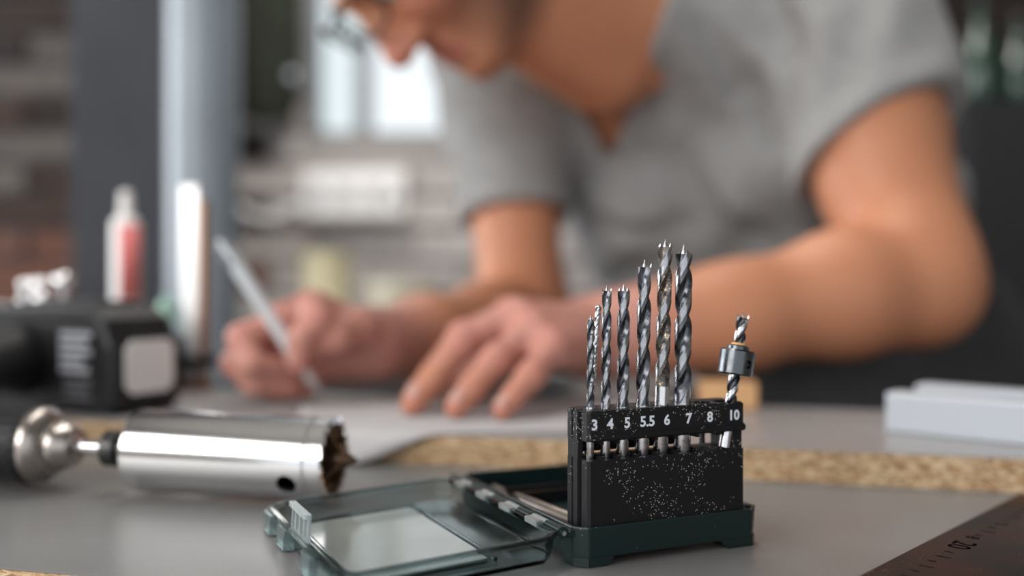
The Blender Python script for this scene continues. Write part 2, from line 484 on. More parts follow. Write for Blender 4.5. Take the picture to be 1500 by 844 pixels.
for (s0, s1, t0, t1) in ((.0006, .013, .0004, .012), (S1 - .017, S1 - .0006, .0004, .012), (.0006, .013, T1 - .012, T1 - .0004), (S1 - .017, S1 - .0006, T1 - .012, T1 - .0004)):
    c = .0042
    left = s0 < .03; front = t0 < .05
    poly = chamfer(s0, t0, s1, t1, .0005)
    if front: poly = [(s0 + c, t0), (s1, t0), (s1, t1), (s0, t1), (s0, t0 + c)] if left else [(s0, t0), (s1 - c, t0), (s1, t0 + c), (s1, t1), (s0, t1)]
    else: poly = [(s0, t0), (s1, t0), (s1, t1 - c), (s1 - c, t1), (s0, t1)] if not left else [(s0, t0), (s1, t0), (s1, t1), (s0 + c, t1), (s0, t1 - c)]
    top = [((x - (s0 + s1) / 2) * (1.0) + (s0 + s1) / 2 + (.003 if left else -.003) * (1 if (x > (s0 + s1) / 2) == left else 0), y) for x, y in poly]
    MB(MC).prism(poly, 0, .0034, top=top).build('foot', green, case)
b = MB(MC)
b.box((.004, .083, .0046), (.081, .0845, .0105)).box((.004, .0985, .0046), (.081, .1, .0095))
b.build('tray_rib', black, case)

# hinge: green knuckles of the tray and clear ones of the lid on one pin
HS, HZ = -.0042, .0132
n = 9
LK = (T1 - .006) / n
for k in range(n):
    t0 = .0035 + k * LK + .0003; t1 = t0 + LK - .0006
    if k % 2 == 0:
        b = MB(MC).tube([(HS, t0, HZ), (HS, t1, HZ)], .0023, 14)
        b.box((HS, t0, HZ - .0021), (.0008, t1, HZ + .0005))
        b.build('hinge_knuckle', green, case)
MB(MC).tube([(HS, .0025, HZ), (HS, T1 - .002, HZ)], .0009, 10).build('hinge_pin', steel, case)

# lid, lying open to the left, sloping a little down to its latch side
tilt = math.radians(3.3)
ML2 = MC @ frame((HS - .0028, 0, .0142), (-math.cos(tilt), 0, -math.sin(tilt)), y=(0, -1, 0))   # x out from hinge, y towards the front, z is up
# z axis of this frame: x cross y
lid = bpy.data.objects.new('clear_lid', None); COL.objects.link(lid)
lid.parent = case; lid.matrix_parent_inverse = MC.inverted(); lid.matrix_basis = ML2
lid['label'] = 'clear smoky plastic lid lying open beside the tray'
def lp(x, y, z): return (x, -y, z)            # y measured away from the camera
WL, T0L, T1L, DL = .0835, -.0015, .1135, .0102
def lpoly(i, c): return [(x, -y) for x, y in chamfer(i, T0L + i, WL - i, T1L - i, c)][::-1]
b = MB(ML2)
tray(b, lpoly(0, .006), lpoly(.0016, .0052), -DL, -DL + .0016, 0, lpoly(.0016, .006))
b.build('lid_shell', clear, lid, .0005, 2)
b = MB(ML2)                                         # out-turned lip round the rim
outer, inner = lpoly(-.0012, .0066), lpoly(.0004, .0058)
n8 = len(outer)
v = [(x, y, -.0016) for x, y in outer] + [(x, y, .0003) for x, y in outer] + [(x, y, .0003) for x, y in inner] + [(x, y, -.0016) for x, y in inner]
f = []
for i in range(n8):
    j = (i + 1) % n8
    for a in range(4):
        c2 = (a + 1) % 4
        f.append((a * n8 + i, a * n8 + j, c2 * n8 + j, c2 * n8 + i))
b.add(v, f).build('lid_rim', clear, lid, .0003, 1)
b = MB(ML2)                                         # raised frosted field on the lid's inside
b.prism([(x, -y) for x, y in chamfer(.0235, .012, .073, .1, .002)][::-1], -DL + .0017, -DL + .0026)
b.build('frosted_field', frost, lid, .0003, 1)
b = MB(ML2)
fr = [(.0215, .0100, .0750, .0112), (.0215, .1008, .0750, .1020), (.0215, .0100, .0227, .1020), (.0738, .0100, .0750, .1020)]
for x0, y0, x1, y1 in fr: b.box((x0, -y1, -DL + .0017), (x1, -y0, -DL + .0033))
b.build('field_border', clear, lid, .0002, 1)
for k in range(n):
    if k % 2 == 1:
        t0 = .0035 + k * LK + .0003; t1 = t0 + LK - .0006
        b = MB(MC).tube([(HS, t0, HZ), (HS, t1, HZ)], .0022, 14)
        b.box((HS - .0045, t0 + .0008, HZ - .0003), (HS - .001, t1 - .0008, HZ + .0018))
        b.build('lid_knuckle', frosty, lid)
# grips outside the latch side and the latch tongue standing on it
for y in (.010, .034, .076, .102):
    b = MB(ML2)
    b.prism([(WL - .001, -y - .0085), (WL + .0036, -y - .0060), (WL + .0036, -y + .0060), (WL - .001, -y + .0085)], -DL + .0012, -.001,
            top=[(WL - .001, -y - .0085), (WL + .0026, -y - .0065), (WL + .0026, -y + .0065), (WL - .001, -y + .0085)])
    b.build('latch_grip', smoky_grip, lid, .0004, 2)
b = MB(ML2)
yc = .0555; x0 = WL - .0005; hw = .0130; ht = .0122
lean = Matrix.Translation((x0, -yc, -.002)) @ Matrix.Rotation(math.radians(-7), 4, 'Y')
for x in (-hw, -hw / 2 - .0006, -.0006, hw / 2 - .0006, hw - .0012): b.box((-.0006, x, 0), (.0008, x + .0012, ht), M=lean)
b.box((-.0006, -hw, ht - .0016), (.0022, hw, ht + .0005), M=lean).box((-.0008, -hw, 0), (.0014, hw, .0022), M=lean)
b.build('latch_tongue', frosty, lid, .0003, 2)

# ------------------------------------------------------------------ holder block of the case
TH = .0065
def s_of(u, t, z_row=None):
    k = (u - 750) / F
    return ((k * (CO.y + E1.x * t)) - (CO.x - E1.y * t)) / (E1.x - E1.y * k)
SL, SR = .0053, .0772
TF, TB = .0015, .0185
holder = bpy.data.objects.new('bit_holder', None); COL.objects.link(holder)
holder.parent = case; holder.matrix_parent_inverse = MC.inverted(); holder.matrix_basis = MC @ Matrix.Translation((.04, .01, .005))
holder['label'] = 'upright black block with numbered holes and a row of windows'
def plan(s0=SL, s1=SR, f=TF, ch=.0010):
    g = .0012
    L = [(s0 + ch, f), (s0, f + ch), (s0, .0066), (s0 + g, .0070), (s0 + g, .0092), (s0 - .0003, .0096), (s0 - .0003, .0128), (s0 + .0006, .0131), (s0 + .0006, .0138), (s0 - .0003, .0141), (s0 - .0003, TB - .0012), (s0 + .0012, TB)]
    Rr = [(s0 + s1 - x, y) for x, y in L][::-1]
    return Rr[::1] + L[::1]
def ccw(p):
    a = sum(p[i][0] * p[(i + 1) % len(p)][1] - p[(i + 1) % len(p)][0] * p[i][1] for i in range(len(p)))
    return p if a > 0 else p[::-1]
holes = [('3', 864, .0016), ('4', 886, .0021), ('5', 911, .0026), ('5.5', 940, .00285), ('6', 967, .0031), ('7', 998.5, .0036)]
hole_list = [(s_of(u, TH), TH, r) for _, u, r in holes]
hole_list += [(.0605, .0068, .0041), (.0709, .0064, .0047)]
TW = (s_of(864, .0135), .0135, .0014)               # narrow hole behind hole 3
def hole_cutters(z0, z1, which):
    out = []
    for s, tt, r in which:
        out.append(MB(MC).tube([(s, tt, z0), (s, tt, z1)], r, 28).build('cutter', black))
    return out
b = MB(MC)
b.prism(ccw(plan()), .0046, .0390)
lower = b.build('holder_body', block_black, holder)
boolean(lower, hole_cutters(.010, .0405, hole_list[:6] + [TW]))
edge_split(lower.data, 30)
b = MB(MC)
pl = ccw(plan())
cx = (SL + SR) / 2; cy = (TF + TB) / 2
ins = [(x + (.0006 if x < cx else -.0006), y + (.0006 if y < cy else -.0006)) for x, y in pl]
b.prism(pl, .0462, .0567)
b.prism(pl, .0567, .0575, top=ins)
upper = MB(MC).prism(pl, .0462, .0569).build('number_band', block_black, holder)
cap = MB(MC).prism(pl, .0569, .0576, top=ins).build('holder_cap', block_black, holder)
boolean(upper, hole_cutters(.045, .059, hole_list + [TW]))
boolean(cap, hole_cutters(.055, .059, hole_list + [TW]))
edge_split(upper.data, 30); edge_split(cap.data, 30)
b = MB(MC)                                          # raised lip under the numbers
b.add([(SL + .0008, TF + .0004, .0461), (SR - .0002, TF + .0004, .0461), (SR - .0002, TF - .0009, .0470), (SL + .0008, TF - .0009, .0470),
       (SR - .0002, TF - .0009, .0482), (SL + .0008, TF - .0009, .0482), (SR - .0002, TF + .0003, .0492), (SL + .0008, TF + .0003, .0492)],
      [(0, 1, 2, 3), (3, 2, 4, 5), (5, 4, 6, 7), (0, 3, 5, 7), (1, 6, 4, 2), (0, 7, 6, 1)])
b.build('lip', block_black, holder)
b = MB(MC)
b.box((SL, .0096, .0389), (SL + .0022, TB - .001, .0463)).build('side_post', block_black, holder)
b = MB(MC)
b.box((SR - .0052, TF + .0012, .0389), (SR - .0004, TB - .001, .0463)).box((SR - .0004, .006, .0498), (SR + .0016, .0125, .0556)).build('side_post', block_black, holder, .0003, 1)
MB(MC).box((SL + .0022, .0158, .0402), (.0562, .0176, .0463)).build('back_plate', block_black, holder)
mids = []
hs = [h[0] for h in hole_list]
for i in range(7): mids.append((hs[i] + hole_list[i][2] + hs[i + 1] - hole_list[i + 1][2]) / 2)
for i, s in enumerate(mids):
    b = MB(MC)
    b.box((s - .0007, TF + .0004, .0389), (s + .0007, .0150, .0403))
    b.box((s - .0006, TF + .0008, .0448), (s + .0006, .0150, .0463))
    b.box((s - .0006, .0128, .0389), (s + .0006, .0150, .0463))
    b.build('divider', block_black, holder)
for body, u in (('3', 871), ('4', 894), ('5', 919), ('5.5', 948.5), ('6', 977), ('7', 1009), ('8', 1040), ('10', 1075)):
    s = s_of(u, TF)
    M = MC @ frame((s, TF - .00004, .0524), (1, 0, 0), y=(0, 0, 1))
    o = text_mesh('numeral', body, .0055, M, white_print, holder, .00006, .00016)
    o['label'] = 'white printed number ' + body

# ------------------------------------------------------------------ drill bits
def flute_rings(R, z0, z1, lead, core=.40, n=40, phase=0.0, run=None, step=None):
    run = run or 3 * R
    step = step or max(.0006, lead / 36)
    rings = []
    N = max(2, int((z1 - z0) / step))
    for j in range(N + 1):
        z = z0 + (z1 - z0) * j / N
        q = min(1, (z - z0) / run); q = q * q * (3 - 2 * q)
        ring = []
        for k in range(n):
            a = 2 * PI * k / n
            h = math.degrees(a) % 180
            if h < 16: r = 1.0
            elif h < 84: r = .955
            else:
                x = (h - 84) / 96
                r = .955 - (.955 - core) * math.sin(PI * min(1, max(0, x))) ** .75
            r = 1 + (r - 1) * q
            aa = a + phase + 2 * PI * (z - z0) / lead
            ring.append((R * r * math.cos(aa), R * r * math.sin(aa), z))
        rings.append(ring)
    return rings
def drill(label, base, tip, R, zf, lead, dark=None, land=None, brad=True, spikeh=1.1, name='brad_point_bit', group='drill bits in the holder', shank_cut=False, core=.40, phase=0.0, kind='drill bit', chip_on=False, shank=None):
    """base, tip in world; zf = where along the shank the flutes begin"""
    M = along(base, tip, E1)
    L = (Vector(tip) - Vector(base)).length
    th = thing(name, label, kind, M=M, group=group)
    dark = dark or steel_dark; land = land or steel_land
    spike = R * spikeh if brad else R * .5
    zt = L - spike
    b = MB(M)
    if shank_cut: b.lathe([(R, 0), (R, zf + .0002)], 24)
    else: b.lathe([(R * .82, 0), (R, R * .25), (R, zf + .0002)], 24)
    b.build('shank', shank or steel, th)
    n = 40
    rings = flute_rings(R, zf, zt, lead, core, n, phase)
    b = MB(M); v = [p for r in rings for p in r]; f = []; mi = []
    for j in range(len(rings) - 1):
        for k in range(n):
            k2 = (k + 1) % n
            f.append((j * n + k, j * n + k2, (j + 1) * n + k2, (j + 1) * n + k))
            h = (360 * k / n) % 180
            mi.append(1 if h < 52 else 0)
    f.append(tuple((len(rings) - 1) * n + k for k in range(n))); mi.append(1)
    b.add(v, f, 0, None, True); b.mi = mi
    o = b.build('fluted_body', [dark, land], th)
    edge_split(o.data, 28)
    b = MB(M)
    aT = phase + 2 * PI * (zt - zf) / lead
    if brad:
        b.lathe([(R * .36, zt - R * .2), (R * .26, zt + R * .25), (0.00002, L)], 10)
        for q in (0, PI):
            a0 = aT + q + math.radians(2)
            pts = []
            for da, rr in ((0, 1.0), (.75, .97), (.75, .72), (0, .72)):
                pts.append((R * rr * math.cos(a0 + da), R * rr * math.sin(a0 + da), zt - .0002))
            tp = (R * .98 * math.cos(a0 + .08), R * .98 * math.sin(a0 + .08), zt + R * .55)
            b.add(pts + [tp], [(0, 1, 2, 3), (0, 4, 1), (1, 4, 2), (2, 4, 3), (3, 4, 0)])
    else:
        b.lathe([(R * .95, zt - .0002), (0.0001, L)], 16)
    b.build('tip', land, th)
    if chip_on:
        b = MB(M)
        a0 = aT + 2.4
        b.lathe([(0.0001, -.0007), (.0008, -.0002), (.0007, .0005), (0.0001, .0009)], 7, M=Matrix.Translation((R * .55 * math.cos(a0), R * .55 * math.sin(a0), zt - .0002)))
        b.build('wood_crumb', wood_tip, th)
    return th
steel_dirty = mat('dirty_drill_steel', (.14, .13, .125), .42, 1.0, var=.5, scale=420, rvar=.15)
dusty(steel_dirty, 1300, .22, 160, .72, (.5, .36, .22))
def bottom(u, tip, t=TH, s=None, zb=.0118, zt=.0575):
    """extend the line tip -> hole mouth down to zb; both in case coordinates"""
    m = Vector((s if s is not None else s_of(u, t), t, zt))
    k = (tip.z - zb) / (tip.z - m.z)
    return tip + (m - tip) * k
LEAN = 0.0
for i, (num, ub, ut, vt, Rm, label, kw) in enumerate([
        ('3', 864, 865.5, 462, .0015, 'short thin brad point bit in the hole numbered 3', {}),
        ('4', 886, 889, 418, .0019, 'slim dark brad point bit with bright tip in the hole numbered 4', {}),
        ('5', 911, 914, 416, .00245, 'dark brad point bit with two spurs in the hole numbered 5', {}),
        ('5.5', 940, 944.5, 380, .00275, 'dark brad point bit in the hole numbered 5.5, middle height of the row', {}),
        ('6', 967, 975, 350, .00295, 'tallest dusty brad point bit with an orange wood crumb, hole numbered 6', dict(dark=steel_dirty, chip_on=True)),
        ('7', 998.5, 1002, 358, .00345, 'thickest long brad point bit in the hole numbered 7', {})]):
    tip = plane_t(ut, vt, TH)
    mouth = Vector((s_of(ub, TH), TH, .0575))
    # keep the shank inside its upright hole: the visible lean is a turn about the hole's foot
    base = bottom(ub, tip)
    k = .0118
    base = Vector((mouth.x - (tip.x - mouth.x) * .25, TH, .0118))
    h = hole_list[i]
    lead = [.018, .026, .0345, .039, .0365, .0375][i]
    drill(label, MC @ base, MC @ tip, Rm, (.0575 - .0118) + (.001 if num == '3' else .0005 if num != '6' else .0075), lead, phase=R_.uniform(0, 3), **kw)
tip = plane_t(877, 446.5, .0135)
m_ = Vector((TW[0], TW[1], .0575))
drill('thin shiny twist bit leaning behind the bit in the hole numbered 3', MC @ Vector((TW[0] - .0001, TW[1], .0575 - .004)), MC @ tip, .00125, .003, .0075, dark=steel, land=steel, brad=False, name='twist_drill_bit')
# bit with depth stop collar in the widest hole
bt = plane_t(1060.8, 655, .0048); tp = plane_t(1089, 457, .0048)
bt.z = max(bt.z, .0395)
th = drill('short bit wearing a black depth stop collar, leaning in the hole numbered 10', MC @ bt, MC @ tp, .0024, .0125, .017, dark=steel_dark, land=steel, shank_cut=True, name='countersink_bit', spikeh=1.0)
M = along(MC @ bt, MC @ tp, E1)
collar_steel = mat('blackened_collar_steel', (.11, .12, .13), .26, 1.0, rvar=.08, scale=300)
L = (tp - bt).length
zc0 = L * (655 - 550) / (655 - 457); zc1 = L * (655 - 513) / (655 - 457)
b = MB(M)
b.lathe([(.0026, zc0), (.0064, zc0), (.0071, zc0 + .0006), (.0071, zc1 - .0006), (.0066, zc1), (.0026, zc1)], 48, close=True)
collar = b.build('stop_collar', collar_steel, th)
mi_ = M.inverted()
# direction of the grub screw: towards the camera and to the right
dv = (mi_.to_3x3() @ (Vector((.52, -.85, 0)))).normalized(); dv.z = 0; dv.normalize()
cz = (zc0 + zc1) / 2 - .0003
cut = MB(M).tube([dv * .0045 + Vector((0, 0, cz)), dv * .009 + Vector((0, 0, cz))], .0017, 20).build('cutter', black)
boolean(collar, [cut]); edge_split(collar.data, 30)
MB(M).tube([dv * .0046 + Vector((0, 0, cz)), dv * .0058 + Vector((0, 0, cz))], .00165, 6).build('grub_screw', collar_steel, th)
b = MB(M); b.lathe([(.0025, zc1 - .0003), (.0044, zc1 - .0003), (.0044, zc1 + .0014), (.0036, zc1 + .0019), (.0025, zc1 + .0019)], 36, close=True)
b.build('collar_lip', collar_steel, th)
MB(M).lathe([(0.0001, zc1 + .0014), (.0034, zc1 + .0016), (.0028, zc1 + .0027), (0.0001, zc1 + .0032)], 9).build('wood_crumb', wood_tip, th)
dull = mat('dull_brown_steel', (.22, .19, .17), .42, .9, var=.2, scale=300)
# eighth bit, lying in the tray
a = MC @ Vector((.0175, .030, .0046 + .0036)); c = MC @ Vector((.0105, .1105, .0046 + .0036))
drill('steel bit lying loose in the green tray behind the holder', a, c, .0035, .04, .042, dark=steel_dirty, land=dull, shank=dull, group=None)
# ------------------------------------------------------------------ cordless drill on its side, hole cutter in its chuck
A0 = Vector((-.0855, .4800, .0206)); A1 = Vector((-.1850, .4975, .0222))
AX = (A1 - A0).normalized()
MA = along(A1, A0, (0, 0, 1))                        # z runs to the open end on the right
LC = (A0 - A1).length
grip = mat('black_rubber', (.012, .012, .013), .55, bump=.08, bscale=500)
nickel = mat('chuck_steel', (.42, .38, .35), .3, 1.0, rvar=.08, scale=80)
darkmetal = mat('blackened_steel', (.07, .07, .07), .4, .9)
hc = thing('hole_cutter', 'polished aluminium core cutter lying in the chuck of the black drill', 'hole cutter', M=MA)
b = MB(MA); ro, ri = .0200, .0178
b.lathe([(.004, .0006), (ro - .0016, 0), (ro - .0004, .0005), (ro, .0018), (ro, LC - .0085), (ro - .0005, LC - .0080), (ro - .0005, LC - .0072), (ro, LC - .0067), (ro, LC), (ri, LC), (ri, .004), (.004, .004)], 72, close=True)
cup = b.build('cutter_cup', alu, hc)
cam_dir = (MA.inverted().to_3x3() @ Vector((0.02, -.86, -.46))).normalized(); cam_dir.z = 0; cam_dir.normalize()
zc = LC - .0165
boolean(cup, [MB(MA).tube([cam_dir * .012 + Vector((0, 0, zc)), cam_dir * .025 + Vector((0, 0, zc))], .0048, 28).build('cutter', black)])
edge_split(cup.data, 35)
b = MB(MA)                                           # toothed cutting rim
n = 18; v = []; f = []
for k in range(n):
    a0, a1 = 2 * PI * k / n, 2 * PI * (k + 1) / n
    base = len(v)
    for r in (ri - .0006, ro - .0002):
        v += [(r * math.cos(a0), r * math.sin(a0), LC - .001), (r * math.cos(a1), r * math.sin(a1), LC - .001), (r * math.cos(a0), r * math.sin(a0), LC + .0002), (r * math.cos(a1), r * math.sin(a1), LC + .0012)]
    q = [base + i for i in range(8)]
    f += [(q[0], q[2], q[3], q[1]), (q[4], q[5], q[7], q[6]), (q[2], q[6], q[7], q[3]), (q[1], q[3], q[7], q[5]), (q[0], q[4], q[6], q[2]), (q[0], q[1], q[5], q[4])]
b.add(v, f).build('tooth_ring', steel, hc)
b = MB(MA); b.lathe([(.0001, LC - .0098), (ri - .0004, LC - .0098), (ri - .0004, LC - .004), (.013, LC - .0035), (.0125, LC - .007), (.0001, LC - .007)], 40)
b.build('wood_core', mat('brown_wood_core', (.26, .15, .08), .8, var=.4, scale=200), hc)
b = MB(MA); b.lathe([(.0035, LC - .03), (.0035, LC + .002), (.0052, LC + .0025), (.0045, LC + .006), (.0001, LC + .0125)], 20)
b.build('pilot_bit', rusty, hc)
b = MB(MA)                                           # cross blade behind the pilot
for ang in (.5, .5 + PI / 2):
    c_, s_ = math.cos(ang), math.sin(ang)
    Mx = Matrix.Rotation(ang, 4, 'Z')
    b.add([(-.0165, -.001, LC - .012), (.0165, -.001, LC - .012), (.0165, .001, LC - .012), (-.0165, .001, LC - .012), (-.014, -.0008, LC + .001), (.014, -.0008, LC + .001), (.014, .0008, LC + .001), (-.014, .0008, LC + .001), (0, -.0006, LC + .0075), (0, .0006, LC + .0075)],
          [(0, 1, 5, 8, 4), (3, 7, 9, 6, 2), (1, 2, 6, 5), (5, 6, 9, 8), (8, 9, 7, 4), (4, 7, 3, 0), (0, 3, 2, 1)], M=Mx)
b.build('cross_blade', rusty, hc)
MB(MA).tube([(0, 0, .004), (0, 0, -.040)], .0036, 18).build('shaft', steel, hc)
b = MB(MA); b.lathe([(.0036, -.0035), (.0072, -.004), (.0076, -.005), (.0076, -.0075), (.0062, -.008), (.0062, -.0095), (.0088, -.010), (.0090, -.0108), (.0090, -.0165), (.0084, -.0172), (.0036, -.0175)], 32)
b.build('shaft_collar', darkmetal, hc)

dr = thing('cordless_drill', 'black cordless drill lying on its side, battery pack with white label away from chuck', 'drill', loc=A1 - Vector((.1, 0, 0)))
b = MB(MA)
b.lathe([(.0040, -.0325), (.0078, -.0328), (.0098, -.0345), (.0122, -.0405), (.0126, -.0425), (.0126, -.0440), (.0142, -.0444), (.0176, -.0490), (.0188, -.0505), (.0192, -.0525), (.0192, -.0545), (.0168, -.0555)], 48)
b.build('chuck_nose', nickel, dr)
b = MB(MA); b.lathe([(.016, -.0545), (.0188, -.0548), (.0193, -.0560), (.0193, -.094), (.0180, -.096), (.012, -.0962)], 48)
for k in range(24):
    a = 2 * PI * k / 24
    b.box((.0188, -.0011, -.092), (.0201, .0011, -.0575), M=Matrix.Rotation(a, 4, 'Z'))
b.build('chuck_sleeve', grip, dr)
b = MB(MA); b.lathe([(.012, -.0965), (.0195, -.097), (.0198, -.1), (.0198, -.118), (.018, -.119)], 40)
for k in range(20): b.box((.0190, -.0012, -.116), (.0205, .0012, -.101), M=Matrix.Rotation(2 * PI * k / 20, 4, 'Z'))
b.build('torque_ring', grip, dr)
b = MB(MA); b.lathe([(.018, -.1195), (.0200, -.121), (.0205, -.13), (.0207, -.20), (.0190, -.225), (.012, -.235), (.0001, -.237)], 40)
b.build('motor_housing', black, dr)
# battery pack: yawed box lying on the upper panel
BC = Vector((-.2545, .6400, .0182))
bx = Vector((-.88, .47, 0)).normalized(); by = Vector((.47, .88, 0)).normalized()
MBt = frame(BC, -bx, z=(0, 0, 1)); MBt = Matrix((-bx, by, Vector((0, 0, 1)))).transposed().to_4x4(); MBt.translation = BC
# local: x right (0 at the right front corner, negative to the left), y back, z up
batt = bpy.data.objects.new('battery_pack', None); COL.objects.link(batt); batt.parent = dr
batt.matrix_parent_inverse = dr.matrix_basis.inverted(); batt.matrix_basis = MBt
b = MB(MBt)
prof = [(-.135, .004), (-.131, 0), (-.004, 0), (.001, .006), (-.001, .045), (-.010, .062), (-.022, .070), (-.120, .070), (-.135, .060)]
n = len(prof)
v = []
for y, s_ in ((0, .96), (.004, 1.0), (.052, 1.0), (.058, .96)):
    v += [((x + .065) * s_ - .065, y, (z - .035) * s_ + .035 * (1 if s_ == 1 else 1.0)) for x, z in prof]
f = [tuple(range(n)), tuple(3 * n + k for k in range(n - 1, -1, -1))]
for j in range(3):
    for k in range(n):
        k2 = (k + 1) % n
        f.append((j * n + k, (j + 1) * n + k, (j + 1) * n + k2, j * n + k2))
b.add(v, f).build('battery_case', black, batt, .0025, 3)
b = MB(MBt); b.box((-.115, .006, .069), (-.022, .052, .0715)).box((-.108, .012, .071), (-.030, .018, .0735)).box((-.108, .040, .071), (-.030, .046, .0735))
b.build('slide_rail', grip, batt, .001, 2)
label_white = mat('white_sticker', (.85, .84, .82), .5)
label_grey = mat('grey_sticker', (.3, .31, .34), .5)
label_dim = mat('dark_grey_print', (.1, .1, .11), .5)
b = MB(MBt); b.prism([(x, z) for x, z in chamfer(.009, .013, .049, .048, .005)], 0, .0012, M=Matrix(((0, 0, 1, .0003), (1, 0, 0, 0), (0, 1, 0, 0), (0, 0, 0, 1))))
b.build('white_label', label_white, batt)
b = MB(MBt)
for k, wd in enumerate((.030, .026, .030, .022, .028)):
    b.box((-.050, -.0006, .0500 - k * .0058), (-.050 + wd, .0006, .0538 - k * .0058))
b.build('grey_print', label_grey, batt)
b = MB(MBt)
for k, wd in enumerate((.026, .022, .026)): b.box((-.046, -.0006, .0195 - k * .005), (-.046 + wd, .0006, .0225 - k * .005))
b.build('grey_print', label_dim, batt)
# handle from the motor housing back to the battery
h0 = A1 + AX * .165 + Vector((0, .012, .004)); h1 = MBt @ Vector((-.095, .004, .034))
b = MB(); pts = [h0.lerp(h1, k / 8) + Vector((0, 0, .006 * math.sin(PI * k / 8))) for k in range(9)]
b.tube(pts, [.017, .0165, .016, .0165, .0175, .018, .0195, .022, .026], 20)
b.build('handle', grip, dr)
MB().tube([h0.lerp(h1, .14) + Vector((.012, 0, 0)), h0.lerp(h1, .34) + Vector((.012, 0, 0))], .0085, 14).build('trigger', black, dr)

# ------------------------------------------------------------------ steel square, bars, offcut
sq = ramp_mat('brown_stained_rule', [(0, (.008, .008, .009)), (.42, (.016, .015, .015)), (.62, (.038, .016, .012)), (1, (.06, .032, .026))], 26, rough=.42, detail=6, metal=.2, bump=.12, dist=.0003)
dusty(sq, 700, .1, 60, .45, (.3, .28, .26))
sq.node_tree.nodes['Principled BSDF'].inputs['Specular IOR Level'].default_value = .12; sq.node_tree.nodes['Principled BSDF'].inputs['Metallic'].default_value = .05
ee = Vector((.125, .1345, 0)).normalized(); en = Vector((ee.y, -ee.x, 0))
SQ0 = Vector((.128, .3616, 0))
MS = frame(SQ0, ee, y=(-en.x, -en.y, 0)); 
t = thing('steel_rule', 'dark brown stained steel rule with engraved figures at the right board edge', 'ruler', M=MS)
MB(MS).box((-.105, -.062, .0002), (.178, 0, .0016)).build('blade', sq, t, .0002, 1)
ink = mat('engraved_black', (.002, .002, .002), 1.0, spec=0.0)
q = MS.inverted() @ on(1407, 798.5, .0016); q8 = MS.inverted() @ on(1424, 787.5, .0016)
for k in range(-8, 20):
    x = .0085 * k + .004
    if q.x - .010 < x < q8.x + .004: continue
    ln = .0055 if k % 2 == 0 else .0032
    MB(MS).box((x - .0003, -.0105 - ln, .0016), (x + .0003, -.0105, .00167)).build('graduation', ink, t)
o = text_mesh('numeral', '20', .0125, MS @ Matrix.Translation((q.x, q.y, .00163)) @ Matrix.Rotation(PI, 4, 'Z'), ink, t, .00003, .00006)
q = q8
text_mesh('numeral', '8', .0075, MS @ Matrix.Translation((q.x, q.y, .00163)) @ Matrix.Rotation(PI, 4, 'Z'), ink, t, .00003, .00004)

whiteplastic = mat('bluish_white_plastic', (.50, .53, .58), .35)
for (u, v, lab) in ((1297, 632, 'pale blue-white plastic bar nearest the chipboard edge'), (1340, 617, 'pale blue-white plastic bar lying behind its twin')):
    p0 = on(u, v, .018)
    dr_ = Vector((.74, -.64, 0)).normalized()
    Mx = frame(p0 + Vector((0, 0, .0)), dr_, z=(0, 0, 1))
    ln = .115 if u < 1330 else .16
    b = MB(Mx)
    pr = [(0, .0), (.020, .0), (.020, .0215), (.0185, .0225), (.0015, .0225), (0, .0215)]
    b.add([(0, y, z + .0001) for y, z in pr] + [(ln, y, z + .0001) for y, z in pr],
          [tuple(range(5, -1, -1)), tuple(range(6, 12))] + [(k, (k + 1) % 6, 6 + (k + 1) % 6, 6 + k) for k in range(6)])
    o = b.build('plastic_bar', whiteplastic, None, .0006, 2)
    tag(o, lab, 'bar')
pine = ramp_mat('pine_wood', [(0, (.55, .26, .1)), (1, (.78, .5, .26))], 60, (1, 1, 6), .7)
p0 = on(1035, 600, .018)
b = MB(frame((p0.x, p0.y, 0), (1, -.1, 0), z=(0, 0, 1))); b.box((-.004, 0, .0182), (.034, .022, .036))
tag(b.build('wood_offcut', pine, None, .0008, 2), 'small orange pine offcut on the grey panel behind the bits', 'wood block')

# ------------------------------------------------------------------ pen
PEN_T = on(477, 589, .0187); PEN_E = P(321, 352, .688)
Mp = along(PEN_T, PEN_E, (1, 0, 0)); LP = (PEN_E - PEN_T).length
silver = mat('silver_pen_metal', (.78, .8, .82), .25, .9)
pale = mat('pale_pen_barrel', (.72, .76, .79), .35)
pen = thing('pen', 'slim pale silver pen held upright in the writing hand', 'pen', M=Mp)
MB(Mp).lathe([(.0003, 0), (.0008, .0005), (.0010, .004), (.0028, .006), (.0042, .022), (.0042, .030)], 20).build('pen_tip', silver, pen)
MB(Mp).lathe([(.0043, .030), (.0046, .034), (.0046, LP - .020)], 20).build('pen_barrel', pale, pen)
MB(Mp).lathe([(.0047, LP - .020), (.0047, LP - .006), (.0040, LP - .003), (.0038, LP), (.0002, LP + .001)], 20).build('pen_cap', silver, pen)
b = MB(Mp); b.box((.0046, -.0012, LP - .045), (.0062, .0012, LP - .006)).box((.003, -.0012, LP - .010), (.0062, .0012, LP - .006))
b.build('pen_clip', silver, pen)

